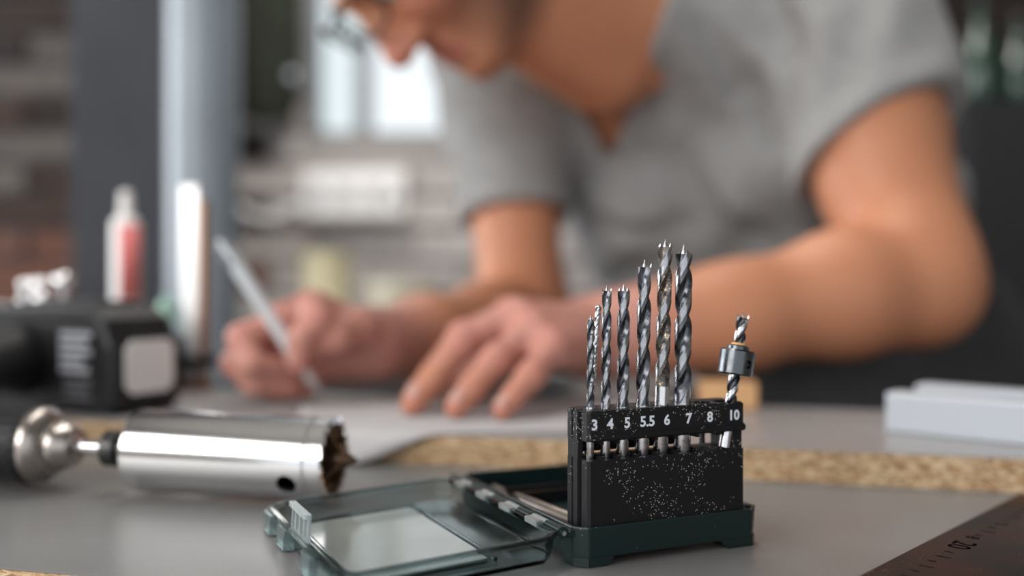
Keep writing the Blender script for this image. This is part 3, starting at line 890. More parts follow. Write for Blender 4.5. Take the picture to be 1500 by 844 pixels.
# ------------------------------------------------------------------ things standing farther back
chrome = mat('chrome', (.9, .9, .9), .12, 1.0)
bright_bar = mat('bright_zinc', (.85, .85, .86), .38, .8)
brown_metal = mat('copper_brown_metal', (.35, .2, .12), .4, .8)
t = thing('bar_clamp', 'tall bright bar clamp standing behind the writing hand with a black jaw', 'clamp', loc=on(281, 569, .018))
c0 = on(281, 569, .0182)
b = MB(frame(c0, (1, -.25, 0), z=(0, 0, 1)))
b.box((-.0085, -.003, 0), (.0075, .003, .163)); b.build('clamp_bar', bright_bar, t, .0015, 2)
b = MB(frame(c0, (1, -.25, 0), z=(0, 0, 1))); b.box((.0076, -.004, 0), (.0125, .004, .150)); b.build('rack_edge', brown_metal, t, .0005, 1)
b = MB(frame(c0, (1, -.25, 0), z=(0, 0, 1))); b.prism(chamfer(-.016, -.011, .019, .011, .004), .018, .027); b.box((-.016, -.045, .018), (-.002, -.008, .027))
b.build('sliding_jaw', black, t, .001, 2)
b = MB(frame(c0, (1, -.25, 0), z=(0, 0, 1))); b.prism(chamfer(-.014, -.012, .016, .012, .003), 0, .005); b.build('foot_pad', brown_metal, t)
# white and red sealant tube
whitep = mat('white_plastic', (.82, .81, .80), .4)
redp = mat('red_print', (.72, .19, .18), .45)
c0 = Vector((-.334, .868, .0002)); 
t = thing('sealant_tube', 'white tube with a red stripe standing behind the battery pack', 'tube', loc=c0)
M = Matrix.Translation(c0)
MB(M).lathe([(.0108, 0), (.0118, .001), (.0118, .152), (.0105, .157), (.006, .160), (.005, .180), (.0022, .182)], 28).build('tube_body', whitep, t)
b = MB(M); v = []; f = []
m = 10
for zz in (.088, .152):
    for k in range(m + 1):
        a = math.radians(-95 + 90 * k / m); v.append((.01205 * math.cos(a), .01205 * math.sin(a), zz))
f = [(k, k + 1, m + 2 + k, m + 1 + k) for k in range(m)]
b.add(v, f, smooth=True).build('red_stripe', redp, t, solid=.0003)
# glossy round-headed bolts on the upper panel behind the battery
for k, (u, v, rr) in enumerate(((92, 412, .0072), (58, 418, .0068), (37, 417, .005), (60, 440, .0065), (8, 452, .005), (34, 441, .0042))):
    d = .765 + .006 * (k % 3)
    p = P(u, v, d)
    t = thing('round_head_bolt', ['tall bright round-headed bolt, rightmost behind the battery pack', 'bright round-headed bolt, tallest in the middle of the cluster behind the battery', 'dim round-headed bolt left of the middle one behind the battery',
               'short round-headed bolt just above the battery top', 'short round-headed bolt at the far left of the cluster', 'small round-headed bolt low in the left of the cluster'][k], 'bolt', loc=(p.x, p.y, .018), group='steel bolts behind the battery pack')
    M = Matrix.Translation((p.x, p.y, .0182))
    h = p.z - .0182
    MB(M).lathe([(.0028, 0), (.0028, h - rr * .6)], 14).build('bolt_shank', steel, t)
    MB(M).lathe([(.0028, h - rr * .62), (rr * .8, h - rr * .6), (rr, h - rr * .1), (rr * .86, h + rr * .45), (rr * .5, h + rr * .82), (.0001, h + rr)], 20).build('bolt_head', chrome, t)
greenglass = mat('pale_green_plastic', (.35, .62, .5), .15, trans=.3)
p = P(243, 448, .80)
M = Matrix.Translation((p.x, p.y, .0182))
t = thing('glue_bottle', 'small bottle with pale green cap between battery pack and clamp', 'bottle', loc=(p.x, p.y, .018))
MB(M).lathe([(.011, 0), (.0115, .001), (.0115, .040), (.006, .048), (.006, .052)], 24).build('bottle_body', mat('dark_bottle', (.03, .04, .04), .3), t)
MB(M).lathe([(.0075, .052), (.0078, .053), (.0070, .066), (.003, .073), (.0005, .0745)], 20).build('bottle_cap', greenglass, t)

# steel post, locker, cabinet
post_paint = mat('pale_blue_grey_paint', (.22, .26, .30), .3, var=.08, scale=8, spec=.6)
X0 = (298 - 750) * 1.35 / F
b = MB(Matrix.Translation((X0, 1.35, -.9))); b.lathe([(.047, 0), (.047, 2.75)], 40)
t = thing('steel_post', 'pale blue-grey round steel post rising from floor to ceiling behind the bench', 'post', loc=(X0, 1.35, -.9))
b.build('post_tube', post_paint, t)
MB(Matrix.Translation((X0, 1.35, -.9))).prism(chamfer(-.08, -.08, .08, .08, .01), 0, .012).build('base_plate', post_paint, t)
locker_paint = mat('slate_grey_paint', (.042, .044, .051), .75, var=.15, scale=5, spec=.2)
t = thing('steel_locker', 'tall slate grey steel locker against the brown brick wall left of the post', 'locker', loc=(-.70, 1.95, -.9))
MB().box((-.815, 1.85, -.9), (-.60, 2.2, .95)).build('locker_body', locker_paint, t, .004, 2)
MB().box((-.805, 1.838, -.85), (-.61, 1.85, .93)).build('locker_door', locker_paint, t, .003, 2)
MB().box((-.640, 1.822, -.05), (-.628, 1.838, .08)).build('locker_handle', darkmetal, t, .002, 2)
cab = mat('charcoal_paint', (.02, .021, .022), .6)
t = thing('tool_cabinet', 'charcoal tool cabinet against the wall at the right behind the man', 'cabinet', loc=(1.05, 1.95, -.9))
MB().box((.78, 1.75, -.9), (1.5, 2.2, .42)).build('cabinet_body', cab, t, .004, 2)
for x0 in (.79, 1.145): MB().box((x0, 1.738, -.86), (x0 + .345, 1.75, .40)).build('cabinet_door', cab, t, .002, 1)
bottle_glass = mat('dark_green_glass', (.02, .05, .035), .08, spec=.8)
for k, (u, h, lab) in enumerate(((1436, .19, 'dark green glass bottle on the charcoal cabinet, partly behind the shoulder'), (1494, .16, 'shorter dark green glass bottle at the right end of the photo, on the cabinet'))):
    M = Matrix.Translation(((u - 750) * 1.9 / F, 1.9, .4215))
    t = thing('glass_bottle', lab, 'bottle', M=M)
    MB(M).lathe([(.030, 0), (.033, .004), (.033, h * .6), (.014, h * .78), (.012, h)], 28).build('bottle_body', bottle_glass, t)
    MB(M).lathe([(.0135, h), (.0138, h + .002), (.0138, h + .018), (.012, h + .02)], 20).build('bottle_cap', darkmetal, t)
# wall things
y = yb - .014
t = thing('power_strip', 'white power strip fixed to the whitewashed brick wall', 'power strip', loc=(-.36, y, .29))
D = 2.25
xa, xb_ = (441 - 750) * D / F, (596 - 750) * D / F
za, zb_ = CZ + (VH - 321) * D / F, CZ + (VH - 250) * D / F
MB().box((xa, y - .05, za), (xb_, y, zb_)).build('strip_body', whitep, t, .012, 4)
sock = mat('grey_socket', (.45, .45, .47), .5)
for k in range(3):
    xx = xa + .040 + k * .062
    MB(frame((xx, y - .052, (za + zb_) / 2), (1, 0, 0), y=(0, 0, 1))).lathe([(.019, -.002), (.021, .003), (.0185, .003), (.0165, -.001)], 28).build('socket', sock, t)
MB().box((xb_ - .035, y - .055, za + .035), (xb_ - .018, y - .048, za + .06)).build('switch', darkmetal, t, .001, 1)
pts = [Vector((xa + .004, y - .022, za + .035)), Vector((xa - .03, y - .022, za + .02)), Vector((xa - .07, y - .02, za + .002)), Vector((xa - .11, y - .02, za + .008)), Vector((xa - .16, y - .02, za + .03)), Vector((xa - .3, y - .02, za + .06))]
MB().tube(pts, .0105, 12).build('power_cord', whitep, t)
olive = mat('dark_olive_cloth', (.018, .022, .014), .95, var=.3, scale=14)
b = MB(); n = 24; v = []; f = []
rows = [(.98, .035, .02), (.93, .062, .035), (.80, .072, .04), (.62, .076, .045), (.50, .07, .04), (.46, .06, .03)]
for z, hw_, dp in rows:
    for k in range(n):
        a = 2 * PI * k / n
        rr = 1 + .12 * math.sin(5 * a + z * 9)
        v.append((-.545 + hw_ * rr * math.cos(a), y - .05 + dp * rr * math.sin(a), z))
for j in range(len(rows) - 1):
    for k in range(n): f.append((j * n + k, j * n + (k + 1) % n, (j + 1) * n + (k + 1) % n, (j + 1) * n + k))
f += [tuple(range(n)), tuple((len(rows) - 1) * n + k for k in range(n - 1, -1, -1))]
t = thing('hanging_bag', 'dark olive cloth bag hanging on the wall left of the window', 'bag', loc=(-.545, y, .46))
b.add(v, f, smooth=True).build('bag_cloth', olive, t)
MB().tube([(-.545, y - .02, .97), (-.545, y - .012, 1.04), (-.54, y + .0, 1.06)], .004, 8).build('bag_strap', olive, t)
disc = mat('dull_steel_disc', (.5, .55, .6), .35, .6)
for k, (u, v, lab) in enumerate(((427, 112, 'round steel hook on the wall just left of the window'), (393, 186, 'lower round steel hook on the wall, below the bag'))):
    p = P(u, v, 2.16 if k == 0 else yb - .02)
    M = frame(p, (1, 0, 0), y=(0, 0, 1))
    t = thing('wall_hook', lab, 'hook', M=M)
    MB(M).lathe([(.0001, .008), (.006, .007), (.010, .004), (.0115, 0), (.0115, -.002)], 24).build('hook_head', disc, t)
    MB(M).tube([(0, 0, -.002), (0, 0, p.y - yb - .012)], .004, 10).build('hook_stem', darkmetal, t)
# side table along the back wall with two containers
t = thing('side_table', 'low grey side table under the power strip against the whitewashed wall', 'table', loc=(-.22, 2.0, -.9))
MB().box((-.58, 1.72, -.06), (.12, 2.26, -.03)).build('table_top', mat('pale_grey_board', (.4, .38, .36), .7), t, .003, 1)
for x in (-.56, .06):
    for yy in (1.74, 2.2): MB().box((x, yy, -.9), (x + .04, yy + .04, -.06)).build('leg', darkmetal, t)
yel = mat('pale_yellow_paint', (.66, .60, .40), .6); cream = mat('cream_plastic', (.62, .58, .46), .5)
M = Matrix.Translation((-.36, 1.95, -.0298))
t = thing('paint_tin', 'pale yellow tin on the side table left of the cream bucket', 'tin', M=M)
MB(M).lathe([(.044, 0), (.046, .002), (.046, .178), (.047, .18), (.047, .185), (.04, .185), (.038, .18), (.0001, .18)], 32).build('tin_body', yel, t)
M = Matrix.Translation((-.205, 1.9, -.0298))
t = thing('plastic_bucket', 'cream plastic bucket on the side table, behind the writing arm', 'bucket', M=M)
MB(M).lathe([(.05, 0), (.053, .003), (.068, .122), (.071, .123), (.071, .130), (.065, .130), (.05, .01), (.0001, .008)], 36).build('bucket_body', cream, t)
MB(M).lathe([(.0665, .118), (.0725, .118), (.0725, .1225), (.0665, .1225)], 36, close=True).build('bucket_rim', cream, t)
# ------------------------------------------------------------------ soft bodies: distance fields turned into one surface
class Field:
    def __init__(s, lo, hi, h):
        s.lo = np.array(lo, np.float32); s.h = h
        s.n = np.ceil((np.array(hi) - np.array(lo)) / h).astype(int) + 1
        s.f = np.full(tuple(s.n), .05, np.float32)
    def sub(s, lo, hi, pad):
        i0 = np.clip(np.floor((np.array(lo) - pad - s.lo) / s.h).astype(int), 0, s.n)
        i1 = np.clip(np.ceil((np.array(hi) + pad - s.lo) / s.h).astype(int) + 1, 0, s.n)
        if np.any(i1 <= i0): return None, None
        sl = tuple(slice(a, b) for a, b in zip(i0, i1))
        ax = [s.lo[k] + s.h * np.arange(i0[k], i1[k], dtype=np.float32) for k in range(3)]
        return sl, np.meshgrid(*ax, indexing='ij', sparse=True)
    def merge(s, sl, d, k, op):
        a = s.f[sl]
        if op == 'add':
            if k > 0:
                h = np.clip(.5 + .5 * (a - d) / k, 0, 1); s.f[sl] = a * (1 - h) + d * h - k * h * (1 - h)
            else: s.f[sl] = np.minimum(a, d)
        else:
            d = -d
            if k > 0:
                h = np.clip(.5 - .5 * (a - d) / k, 0, 1); s.f[sl] = a * (1 - h) + d * h + k * h * (1 - h)
            else: s.f[sl] = np.maximum(a, d)
    def cone(s, a, b, ra, rb, k=.01, op='add'):
        a = np.array(a, np.float32); b = np.array(b, np.float32)
        r = max(ra, rb)
        sl, g = s.sub(np.minimum(a, b) - r, np.maximum(a, b) + r, .03 + k)
        if sl is None: return
        d = b - a; dd = float(d @ d) + 1e-9
        x, y, z = g[0] - a[0], g[1] - a[1], g[2] - a[2]
        t = np.clip((x * d[0] + y * d[1] + z * d[2]) / dd, 0, 1)
        q = np.sqrt((x - t * d[0]) ** 2 + (y - t * d[1]) ** 2 + (z - t * d[2]) ** 2) - (ra + (rb - ra) * t)
        s.merge(sl, q.astype(np.float32), k, op)
    def chain(s, pts, rs, k=.008):
        for i in range(len(pts) - 1): s.cone(pts[i], pts[i + 1], rs[i], rs[i + 1], k)
    def ell(s, c, r, R=None, k=.01, op='add'):
        c = np.array(c, np.float32); r = np.array(r, np.float32)
        m = float(r.max()) if R is not None else r
        sl, g = s.sub(c - m, c + m, .03 + k)
        if sl is None: return
        x, y, z = g[0] - c[0], g[1] - c[1], g[2] - c[2]
        if R is not None:
            R = np.array(R, np.float32)      # rows: the local axes in world terms
            x, y, z = (R[0, 0] * x + R[0, 1] * y + R[0, 2] * z, R[1, 0] * x + R[1, 1] * y + R[1, 2] * z, R[2, 0] * x + R[2, 1] * y + R[2, 2] * z)
        k0 = np.sqrt((x / r[0]) ** 2 + (y / r[1]) ** 2 + (z / r[2]) ** 2)
        k1 = np.sqrt((x / r[0] ** 2) ** 2 + (y / r[1] ** 2) ** 2 + (z / r[2] ** 2) ** 2) + 1e-9
        s.merge(sl, (k0 * (k0 - 1) / k1).astype(np.float32), k, op)
    def grid(s):
        return np.meshgrid(*[s.lo[k] + s.h * np.arange(s.n[k], dtype=np.float32) for k in range(3)], indexing='ij', sparse=True)
    def mesh(s, name, m, parent, attr=None):
        f = s.f; ins = f < 0
        n = s.n - 1
        c = [(i, j, k) for i in (0, 1) for j in (0, 1) for k in (0, 1)]
        cnt = np.zeros(tuple(n), np.uint8)
        for i, j, k in c: cnt += ins[i:i + n[0], j:j + n[1], k:k + n[2]]
        act = np.argwhere((cnt > 0) & (cnt < 8))
        idx = np.full(tuple(n), -1, np.int32); idx[tuple(act.T)] = np.arange(len(act))
        val = np.stack([f[act[:, 0] + i, act[:, 1] + j, act[:, 2] + k] for i, j, k in c], 1)
        acc = np.zeros((len(act), 3), np.float32); num = np.zeros(len(act), np.float32)
        for a in range(8):
            for b in range(a + 1, 8):
                if sum(abs(p - q) for p, q in zip(c[a], c[b])) != 1: continue
                va, vb = val[:, a], val[:, b]
                x = (va < 0) != (vb < 0)
                t = np.where(x, va / np.where(x, va - vb, 1), 0)
                pa = np.array(c[a], np.float32); pb = np.array(c[b], np.float32)
                acc += np.where(x[:, None], pa + t[:, None] * (pb - pa), 0); num += x
        co = (act + acc / num[:, None]) * s.h + s.lo
        faces = []
        for ax in range(3):
            u, w = (ax + 1) % 3, (ax + 2) % 3
            sa = [slice(None)] * 3; sb = [slice(None)] * 3
            sa[ax] = slice(0, -1); sb[ax] = slice(1, None)
            e = np.argwhere(ins[tuple(sa)] != ins[tuple(sb)])
            e = e[(e[:, u] > 0) & (e[:, w] > 0) & (e[:, u] < n[u]) & (e[:, w] < n[w])]
            st = ins[tuple(e.T)]
            q = []
            for du, dw in ((1, 1), (0, 1), (0, 0), (1, 0)):
                p = e.copy(); p[:, u] -= du; p[:, w] -= dw; q.append(idx[tuple(p.T)])
            q = np.stack(q, 1)
            q = np.where(st[:, None], q, q[:, ::-1])
            faces.append(q)
        fa = np.concatenate(faces); fa = fa[(fa >= 0).all(1)]
        me = bpy.data.meshes.new(name)
        me.vertices.add(len(co)); me.vertices.foreach_set('co', co.astype(np.float32).ravel())
        me.loops.add(fa.size); me.loops.foreach_set('vertex_index', fa.ravel().astype(np.int32))
        me.polygons.add(len(fa)); me.polygons.foreach_set('loop_start', np.arange(0, fa.size, 4, dtype=np.int32))
        me.update(calc_edges=True); me.validate()
        me.polygons.foreach_set('use_smooth', [True] * len(me.polygons))
        if attr is not None:
            for nm, vals in attr(co).items():
                at = me.attributes.new(nm, 'FLOAT', 'POINT'); at.data.foreach_set('value', vals.astype(np.float32))
        me.materials.append(m)
        o = bpy.data.objects.new(name, me); COL.objects.link(o)
        if parent is not None:
            o.parent = parent; o.matrix_parent_inverse = mat_world(parent).inverted()
        return o

V = Vector
def nrm(v): return Vector(v).normalized()
# ------------------------------------------------------------------ the man: joints
LS, LE, LW = V((.318, .955, .345)), V((.328, .805, .100)), V((.060, .745, .062))
RS, RE, RW = V((-.010, 1.075, .330)), V((.012, 1.0, .060)), V((-.108, .765, .056))
HIP = V((.47, 1.33, -.03)); MID = (LS + RS) / 2 + V((0, .02, 0))
AXT = nrm(MID - HIP); LAT = nrm(LS - RS); LAT = nrm(LAT - AXT * LAT.dot(AXT)); NF = nrm(LAT.cross(AXT)); 
if NF.y > 0: NF = -NF
NB = V((.094, .985, .338))                     # base of the neck
# head frame: x to his left, y out of the face, z to the crown
hu = nrm((-.85, -.30, .43)); hf = V((-.40, -.25, -.88)); hf = nrm(hf - hu * hf.dot(hu)); hl = hu.cross(hf)
if hl.y > 0: hl = -hl
NOSE = P(583, 97, .83)
HC = NOSE - hf * .121 + hu * .040
MHd = Matrix((hl, hf, hu)).transposed().to_4x4(); MHd.translation = HC
RH = np.array([hl[:], hf[:], hu[:]], np.float32)
def H(x, y, z): return (HC + hl * x + hf * y + hu * z)[:]
man = thing('person', 'man in grey V-neck T-shirt and glasses bending over the bench to draw', 'person', loc=(.47, 1.33, -.9))

def torso(fd, g, limbs=True):
    """trunk forms, grown by g"""
    def at(a, l, n): return (HIP + AXT * a + LAT * l + NF * n)[:]
    TL = (MID - HIP).length
    for l, r0, r1 in ((-.085, .105, .100), (0, .12, .105), (.085, .105, .100)):
        fd.cone(at(0, l, 0), at(TL * .55, l, .005), r0 + g, r1 + .012 + g, .03)
        fd.cone(at(TL * .55, l, .005), at(TL * .90, l * 1.05, -.01), r1 + .012 + g, r1 - .012 + g, .03)
    fd.cone(at(TL * .93, -.13, -.01), at(TL * .93, .13, -.01), .068 + g, .068 + g, .04)   # shoulder girdle
    fd.ell(at(TL * .75, .075, .065), (.085 + g, .085 + g, .06 + g), None, .03)
    fd.ell(at(TL * .75, -.075, .065), (.085 + g, .085 + g, .06 + g), None, .03)
    fd.cone(LS[:], (LS + (LE - LS) * .25)[:], .066 + g, .058 + g, .03)
    fd.cone(RS[:], (RS + (RE - RS) * .25)[:], .060 + g, .052 + g, .03)
    fd.cone((MID + LAT * .06)[:], LS[:], .07 + g, .062 + g, .03)
    fd.cone((MID - LAT * .06)[:], RS[:], .07 + g, .058 + g, .03)

# ---- skin
skin_f = Field((-.24, .595, -.14), (.66, 1.56, .56), .0032)
fd = skin_f
torso(fd, -.006)
NK = V(H(0, -.028, -.07))
fd.cone(NB[:], NK[:], .053, .052, .03)
fd.cone((NB + V((-.01, -.025, -.03)))[:], H(0, .03, -.085), .045, .035, .03)            # throat
for sgn, sh in ((1, LS), (-1, RS)):                                               # neck muscles and collar bones
    fd.cone((NB + (NK - NB) * .5 + hl * .03 * sgn)[:], (NB + (sh - NB) * .45)[:], .035, .038, .04)
    fd.cone((NB + NF * .036 - AXT * .03)[:], (NB + (sh - NB) * .5 + NF * .022)[:], .011, .011, .02)
# arms
def mix(a, b, t): return a + (b - a) * t
ld = nrm(LE - LS)
fd.chain([LS[:], mix(LS, LE, .45)[:], mix(LS, LE, .9)[:], LE[:]], [.058, .056, .047, .045], .02)
fd.ell((mix(LS, LE, .55) + V((-.015, -.012, 0)))[:], (.045, .045, .075), None, .03)
fd.chain([LE[:], (mix(LE, LW, .25) + V((0, 0, .004)))[:], mix(LE, LW, .6)[:], LW[:]], [.044, .0475, .038, .028], .02)
fd.cone((mix(LE, LW, .55))[:], (LW + V((0, .008, 0)))[:], .034, .027, .02)
fd.chain([RS[:], mix(RS, RE, .45)[:], mix(RS, RE, .9)[:], RE[:]], [.052, .046, .042, .040], .02)
fd.chain([RE[:], mix(RE, RW, .3)[:], mix(RE, RW, .7)[:], RW[:]], [.040, .041, .033, .027], .02)
# left hand, palm down on the paper, fingers bent like a tripod
lm = [V((.000, .722, .079)), V((.004, .700, .079)), V((.014, .679, .071)), V((.026, .662, .060))]
lp_ = [V((-.034, .698, .066)), V((-.034, .670, .063)), V((-.010, .650, .054)), V((.012, .638, .045))]
ldp = [V((-.053, .682, .042)), V((-.052, .654, .041)), V((-.025, .638, .037)), V((.001, .629, .033))]
lt = [V((-.066, .672, .0265)), V((-.064, .645, .0262)), V((-.035, .631, .0258)), V((-.006, .623, .0252))]
fr_ = [(.0115, .0103, .0092, .0078), (.0118, .0105, .0094, .008), (.011, .0098, .0088, .0076), (.0098, .0087, .0078, .0068)]
for m_, p_, d_, t_, r_ in zip(lm, lp_, ldp, lt, fr_):
    fd.chain([(LW + (m_ - LW) * .2)[:], m_[:]], [.019, r_[0] + .003], .010)
    fd.chain([m_[:], p_[:], d_[:], t_[:]], r_, .003)
    fd.ell(m_[:], (r_[0] + .002,) * 3, None, .004); fd.ell(p_[:], (r_[1] + .0012,) * 3, None, .003)
fd.cone((LW + V((-.015, -.01, .0)))[:], V((.015, .69, .062))[:], .02, .014, .012)
fd.chain([(LW + V((-.012, .006, -.008)))[:], (-.006, .745, .052), (-.035, .735, .036), (-.058, .722, .0275)], [.018, .0135, .0105, .0085], .006)
# right hand closed round the pen
pdir = nrm(PEN_E - PEN_T)
def pen_at(z): return PEN_T + (PEN_E - PEN_T) * ((z - PEN_T.z) / (PEN_E.z - PEN_T.z))
rm = [V((-.146, .737, .084)), V((-.166, .735, .075)), V((-.178, .738, .060)), V((-.180, .745, .044))]
q1 = pen_at(.060)
rp = [V((-.136, .699, .077)), V((-.190, .708, .064)), V((-.196, .714, .046)), V((-.188, .724, .032))]
rdp = [q1 + V((.012, -.012, .006)), V((-.181, .694, .047)), V((-.180, .702, .033)), V((-.170, .714, .0275))]
rt = [pen_at(.048) + V((.002, -.0125, .0)), pen_at(.040) + V((-.010, .010, .0)), V((-.158, .716, .0275)), V((-.146, .728, .0262))]
for i, (m_, p_, d_, t_, r_) in enumerate(zip(rm, rp, rdp, rt, fr_)):
    fd.chain([(RW + (m_ - RW) * .2)[:], m_[:]], [.019, r_[0] + .003], .010)
    fd.chain([m_[:], p_[:], d_[:], t_[:]], r_, .003)
    fd.ell(m_[:], (r_[0] + .002,) * 3, None, .004); fd.ell(p_[:], (r_[1] + .0012,) * 3, None, .003)
fd.cone(RW[:], V((-.160, .742, .055))[:], .024, .016, .014)
fd.cone(RW[:], V((-.150, .745, .042))[:], .020, .014, .014)
q2 = pen_at(.066)
fd.chain([(RW + V((.004, -.012, .006)))[:], (-.112, .733, .070), (-.124, .708, .066), (q2 + V((.013, .004, -.010)))[:]], [.019, .0145, .0115, .0088], .006)
fd.cone(PEN_T[:], PEN_E[:], .0062, .0064, 0, 'sub')                                # the grip closes on the pen
# head
fd.ell(H(0, -.018, .028), (.077, .098, .090), RH, .02)
fd.ell(H(0, .030, -.035), (.062, .062, .082), RH, .03)
for sx in (1, -1):
    fd.cone(H(sx * .052, -.012, -.055), H(sx * .014, .070, -.098), .020, .018, .02)
    fd.ell(H(sx * .040, .062, -.030), (.022, .022, .020), RH, .02)
    fd.cone(H(sx * .010, .088, .020), H(sx * .042, .076, .020), .010, .009, .012)
    fd.ell(H(sx * .031, .092, -.002), (.017, .012, .011), RH, .010, 'sub')
    fd.ell(H(sx * .0125, .097, -.041), (.0085, .011, .0085), RH, .007)
    fd.ell(H(sx * .079, -.012, -.008), (.007, .019, .031), RH, .008)
    fd.ell(H(sx * .084, -.006, -.006), (.006, .010, .016), RH, .005, 'sub')
fd.ell(H(0, .076, -.103), (.019, .018, .015), RH, .015)
fd.cone(H(0, .090, .010), H(0, .108, -.035), .0075, .0125, .010)
fd.ell(H(0, .110, -.037), (.0125, .0125, .0115), RH, .006)
fd.cone(H(-.018, .086, -.0665), H(.018, .086, -.0665), .0062, .0062, .008)
fd.cone(H(-.015, .086, -.0790), H(.015, .086, -.0790), .0068, .0068, .008)
fd.cone(H(-.021, .094, -.0725), H(.021, .094, -.0725), .0022, .0022, .004, 'sub')
for sx in (1, -1): fd.ell(H(sx * .007, .104, -.050), (.0036, .005, .004), RH, .003, 'sub')

def skin_attr(co):
    q = (co - np.array(HC[:], np.float32)) @ RH.T
    x, y, z = q[:, 0], q[:, 1], q[:, 2]
    inhead = (np.abs(x) < .09) & (np.abs(y) < .14) & (np.abs(z) < .14)
    sm = lambda a, b, v: np.clip((v - a) / (b - a), 0, 1)
    # stubble: jaw, chin, upper lip, cheeks near the ear
    b = sm(-.030, -.052, z + .35 * (y - .06)) * sm(-.10, -.02, y) * sm(.128, .10, y)
    b = np.maximum(b, sm(-.045, -.055, z) * sm(.085, .05, y) * sm(-.03, 0, y))
    lipd = np.exp(-((z + .073) / .011) ** 2) * (np.abs(x) < .024) * (y > .07)
    b = b * sm(-.138, -.108, z) * (.3 + .7 * sm(.085, .045, y))
    beard = np.where(inhead, b * (1 - lipd), 0)
    lips = np.where(inhead, lipd, 0)
    red = np.zeros(len(co))
    for c, r in [(np.array(NOSE[:]), .03)] + [(np.array(p[:]), .016) for p in lm + lp_ + lt + rm + rp + rt] + [(np.array(H(.045, .06, -.03)), .03), (np.array(H(-.045, .06, -.03)), .03)]:
        red = np.maximum(red, np.exp(-((co - c) ** 2).sum(1) / r ** 2))
    hand = np.clip(1 - (((co - np.array(mix(LW, lm[1], .7)[:])) ** 2).sum(1) ** .5 - .07) / .05, 0, 1)
    hand = np.maximum(hand, np.clip(1 - (((co - np.array(mix(RW, rm[1], .7)[:])) ** 2).sum(1) ** .5 - .07) / .05, 0, 1))
    return {'beard': beard, 'lips': lips, 'red': red, 'hand': hand}

def skin_material():
    m = mat('skin', (.60, .30, .19), .48, spec=.4, bump=.12, bscale=700)
    nt = m.node_tree; b = nt.nodes['Principled BSDF']
    def at(n):
        a = nt.nodes.new('ShaderNodeAttribute'); a.attribute_name = n; return a.outputs['Fac']
    tc = nt.nodes.new('ShaderNodeTexCoord')
    no = nt.nodes.new('ShaderNodeTexNoise'); no.inputs['Scale'].default_value = 28; no.inputs['Detail'].default_value = 4
    nt.links.new(tc.outputs['Object'], no.inputs['Vector'])
    def mixc(fac, prev, col, amount):
        ml = nt.nodes.new('ShaderNodeMath'); ml.operation = 'MULTIPLY'; ml.inputs[1].default_value = amount
        nt.links.new(fac, ml.inputs[0])
        mx = nt.nodes.new('ShaderNodeMixRGB'); mx.inputs[2].default_value = (*col, 1)
        nt.links.new(ml.outputs[0], mx.inputs[0])
        if isinstance(prev, tuple): mx.inputs[1].default_value = (*prev, 1)
        else: nt.links.new(prev, mx.inputs[1])
        return mx.outputs[0]
    c = mixc(no.outputs[0], (.56, .25, .135), (.47, .185, .105), .7)
    c = mixc(at('hand'), c, (.56, .27, .225), .85)
    c = mixc(at('red'), c, (.58, .215, .175), .6)
    c = mixc(at('lips'), c, (.42, .13, .11), .8)
    c = mixc(at('beard'), c, (.10, .06, .045), .8)
    nt.links.new(c, b.inputs['Base Color'])
    b.inputs['Subsurface Weight'].default_value = 0.0
    return m
skin = skin_material()
body = skin_f.mesh('body', skin, man, skin_attr)
del skin_f

# ---- T-shirt
cloth = mat('grey_cotton', (.27, .27, .268), .9, var=.08, scale=60, bump=.25, bscale=1400, sheen=.2)
sf = Field((-.20, .78, -.22), (.75, 1.60, .50), .0042)
torso(sf, .010)
# hanging belly and back of the loose shirt
sf.cone((HIP + AXT * .05 + NF * .02)[:], (HIP + AXT * .30 + NF * .05)[:], .135, .12, .05)
LH, RHm = mix(LS, LE, .50), mix(RS, RE, .60)          # hem centres of the sleeves
sl_ = Field((-.20, .78, -.22), (.75, 1.60, .50), .0042)
sl_.chain([mix(LS, LE, -.05)[:], mix(LS, LE, .2)[:], mix(LS, LE, .75)[:]], [.074, .078, .080], .03)
sl_.chain([mix(RS, RE, -.05)[:], mix(RS, RE, .2)[:], mix(RS, RE, .80)[:]], [.060, .057, .056], .03)
x, y, z = sl_.grid()
px_, py_, pz_ = [c.astype(np.float32) for c in (x, y, z)]
def coord(d, o): return (px_ - o[0]) * d[0] + (py_ - o[1]) * d[1] + (pz_ - o[2]) * d[2]
hemn = nrm(nrm(LE - LS) + V((.42, 0, .0)))
dl = coord(hemn, LH); drr = coord(nrm(RE - RS), RHm)
nl = px_ > .15
la2 = coord(nrm(LE - LS), LS)
wav = .0034 * np.clip(la2 / .06, 0, 1) * np.clip(-dl / .05, 0, 1) * np.sin(2 * np.pi * (px_ * .8 - .5 * py_) / .05 + 6 * la2)
sl_.f = np.where((np.abs(sl_.f) < .03) & nl, sl_.f + wav, sl_.f)
sl_.f -= (.0022 * (nl & (dl > -.022)) + .0020 * (~nl & (drr > -.018))).astype(np.float32)
sl_.f = np.maximum(sl_.f, np.where(nl, dl, drr)).astype(np.float32)
ho = Field((-.20, .78, -.22), (.75, 1.60, .50), .0042)
ho.cone(mix(LS, LE, .30)[:], mix(LS, LE, .9)[:], .062, .068, 0)
ho.cone(mix(RS, RE, .42)[:], mix(RS, RE, .9)[:], .049, .053, 0)
sl_.f = np.maximum(sl_.f, -np.maximum(ho.f, -(np.where(nl, dl, drr) + .022))).astype(np.float32)
del ho
sf.merge(tuple(slice(None) for _ in range(3)), sl_.f, .018, 'add')
del sl_, wav
for sgn, sh in ((1, LS), (-1, RS)):                     # shirt over the neck muscles
    sf.cone((NB + (sh - NB) * .10 + (NK - NB) * .22 + hl * .02 * sgn)[:], (NB + (sh - NB) * .5)[:], .044, .052, .03)
